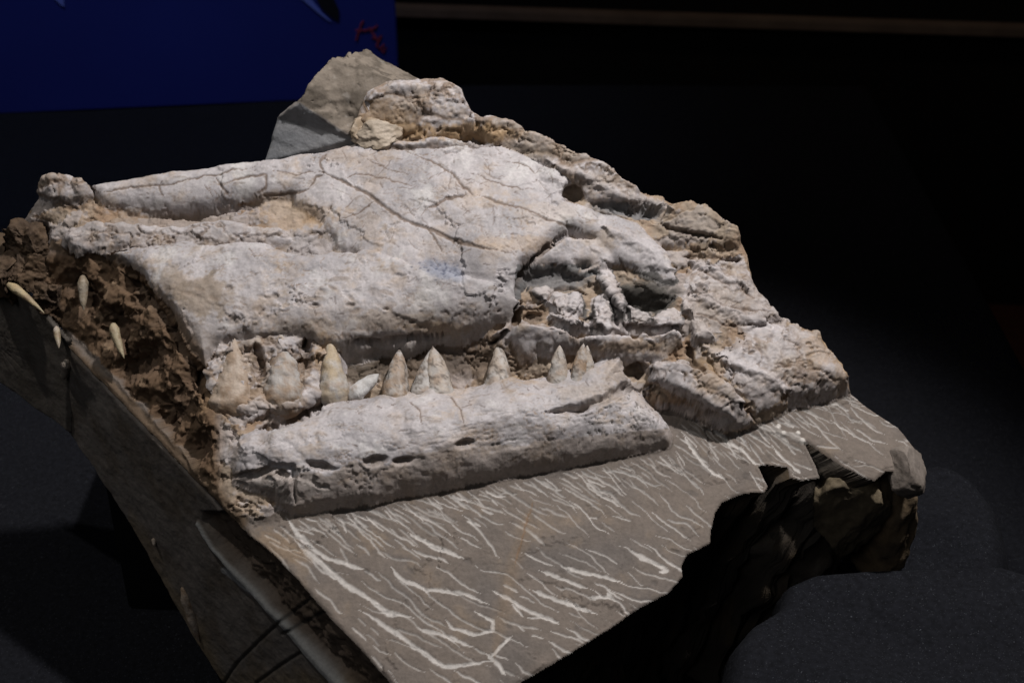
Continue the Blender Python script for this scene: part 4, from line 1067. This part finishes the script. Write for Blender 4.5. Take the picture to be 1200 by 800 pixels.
def box(name, x0, x1, y0, y1, z0, z1, mat, bev=.003):
    bm = bmesh.new(); bmesh.ops.create_cube(bm, size=1)
    for v in bm.verts:
        v.co = Vector(((x0 + x1) / 2 + v.co.x * (x1 - x0), (y0 + y1) / 2 + v.co.y * (y1 - y0), (z0 + z1) / 2 + v.co.z * (z1 - z0)))
    bmesh.ops.bevel(bm, geom=list(bm.edges), offset=bev, segments=3, affect='EDGES')
    me = bpy.data.meshes.new(name); bm.to_mesh(me); bm.free(); me.materials.append(mat)
    o = bpy.data.objects.new(name, me); scene.collection.objects.link(o)
    return o
gb = G0(150, 712, Z_TABLE)
sb = box('support_block', gb[0], gb[0] + .40, gb[1], gb[1] + .22, Z_TABLE - .006, 0.06, MAT_BLACK)
tag(sb, 'plain black display block propping up the left end of the fossil', 'block')

# ================================================================== BACKGROUND
def bar3(name, a, b, w, h, mat, parent=None, bev=.002):
    """upright slab from a to b (same z), w thick, h tall"""
    a = np.array(a); b = np.array(b); d = b - a; L = np.linalg.norm(d)
    o = box(name, 0, L, -w / 2, w / 2, 0, h, mat, bev)
    o.location = a; o.rotation_euler = (0, 0, math.atan2(d[1], d[0]))
    if parent is not None: o.parent = parent
    return o
MAT_WALL = plain_material('dark_wall', (0.006, 0.0055, 0.005), .9, .2, 20, .05)
MAT_FLOOR = plain_material('floor_carpet', (0.05, 0.016, 0.011), .95, .3, 90, .2)
MAT_RAIL = plain_material('rail_wood', (0.16, 0.115, 0.085), .6, .2, 14, .05)
MAT_BLUE = plain_material('blue_print', (0.013, 0.021, 0.16), .6, .12, 3, .02)
MAT_PALE = plain_material('pale_blue_print', (0.12, 0.16, 0.5), .6, .1, 30, .02)
MAT_INK = plain_material('black_print', (0.006, 0.006, 0.01), .7, .1, 30, .02)
MAT_RED = plain_material('red_ink', (0.22, 0.03, 0.05), .6, .1, 30, .02)
r1 = on_plane(465, 12, np.array([0, 2.1, 0]), np.array([0, 1.0, 0]))
r2 = on_plane(1200, 36, np.array([0, 0, r1[2]]), np.array([0, 0, 1.0]))
dw = (r2 - r1) / np.linalg.norm(r2 - r1); nw = np.array([dw[1], -dw[0], 0])
wa, wb = r1 - dw * 2.2 - nw * .04, r2 + dw * 1.6 - nw * .04
wl = bar3('wall', (wa[0], wa[1], -.93), (wb[0], wb[1], -.93), .05, 3.0, MAT_WALL); wl['kind'] = 'structure'
ra, rb = r1 - dw * 2.1, r2 + dw * 1.4
rl = bar3('wall_rail', (ra[0], ra[1], r1[2] - .011), (rb[0], rb[1], r1[2] - .011), .034, .022, MAT_RAIL)
tag(rl, 'slim brown wooden rail along the dark wall', 'rail')
fl = box('floor', -4, 4, -1.6, 4.5, -0.98, -0.93, MAT_FLOOR, .002); fl['kind'] = 'structure'
tb = box('display_table', -1.49, 0.59, -0.71, 1.29, -0.92, Z_TABLE - .02, MAT_BLACK)
tag(tb, 'boxy black display table hidden under the velvet cloth', 'table')
# blue printed panel standing at the back of the table
b1 = on_plane(0, 134, np.array([0, 0, Z_TABLE]), np.array([0, 0, 1.0])); b2 = on_plane(340, 119, np.array([0, 0, Z_TABLE]), np.array([0, 0, 1.0]))
db = (b2 - b1) / np.linalg.norm(b2 - b1); nb_ = np.array([db[1], -db[0], 0]); nb_ = nb_ if nb_ @ (CAM - b1) > 0 else -nb_
edge = on_plane(466, 60, b1, nb_); edge = b1 + db * ((edge - b1) @ db)
start = b1 - db * .7
PANEL = bpy.data.objects.new('backdrop_banner', None); scene.collection.objects.link(PANEL)
tag(PANEL, 'deep blue printed backdrop board with a red scrawl behind the table', 'backdrop')
pb = bar3('board', start - nb_ * .011, edge - nb_ * .011, .02, .75, MAT_BLUE, PANEL)
def print_stroke(name, pts, ws, mat, lift):
    ctr = [on_plane(x, y, b1 + nb_ * lift, nb_) for x, y in pts]
    V = []; pu = [np.array(p, float) for p in pts]
    for k, p in enumerate(pu):
        t = pu[min(k + 1, len(pu) - 1)] - pu[max(k - 1, 0)]; t /= np.linalg.norm(t) + 1e-9
        nrm = np.array([-t[1], t[0]]) * ws[k]
        for sgn in (1, -1):
            q = p + sgn * nrm
            V.append(on_plane(q[0], q[1], b1 + nb_ * lift, nb_))
    n = len(V)
    V2 = V + [v - nb_ * .0015 for v in V]
    Fq = []
    for k in range(len(pu) - 1):
        a0, a1, c1, c0 = 2 * k, 2 * k + 1, 2 * k + 3, 2 * k + 2
        Fq += [(a0, a1, c1, c0), (a0 + n, c0 + n, c1 + n, a1 + n), (a0, c0, c0 + n, a0 + n), (a1, a1 + n, c1 + n, c1)]
    return mesh_from(name, V2, Fq, mat, PANEL, smooth=False)
print_stroke('printed_shape', [(345, -14), (356, -4), (366, 6), (378, 18), (388, 26)], [3, 4, 3, 1.6, .3], MAT_PALE, .0015)
print_stroke('printed_shape', [(372, -18), (378, -6), (385, 6), (392, 16), (396, 24)], [8, 9, 9, 6, 1], MAT_INK, .0022)
print_stroke('printed_shape', [(62, -14), (68, -4), (72, 3), (75, 8)], [5, 5, 3, .4], MAT_PALE, .0015)
for pts in ([(417, 48), (420, 38), (424, 27), (426, 25)], [(417, 36), (428, 36), (438, 34), (442, 30)], [(430, 36), (433, 33), (436, 38), (441, 45)],
            [(436, 44), (442, 47), (447, 42), (441, 54), (446, 58), (450, 52)], [(442, 54), (450, 62), (452, 56)]):
    print_stroke('red_scrawl', pts, [.9] * len(pts), MAT_RED, .0015)
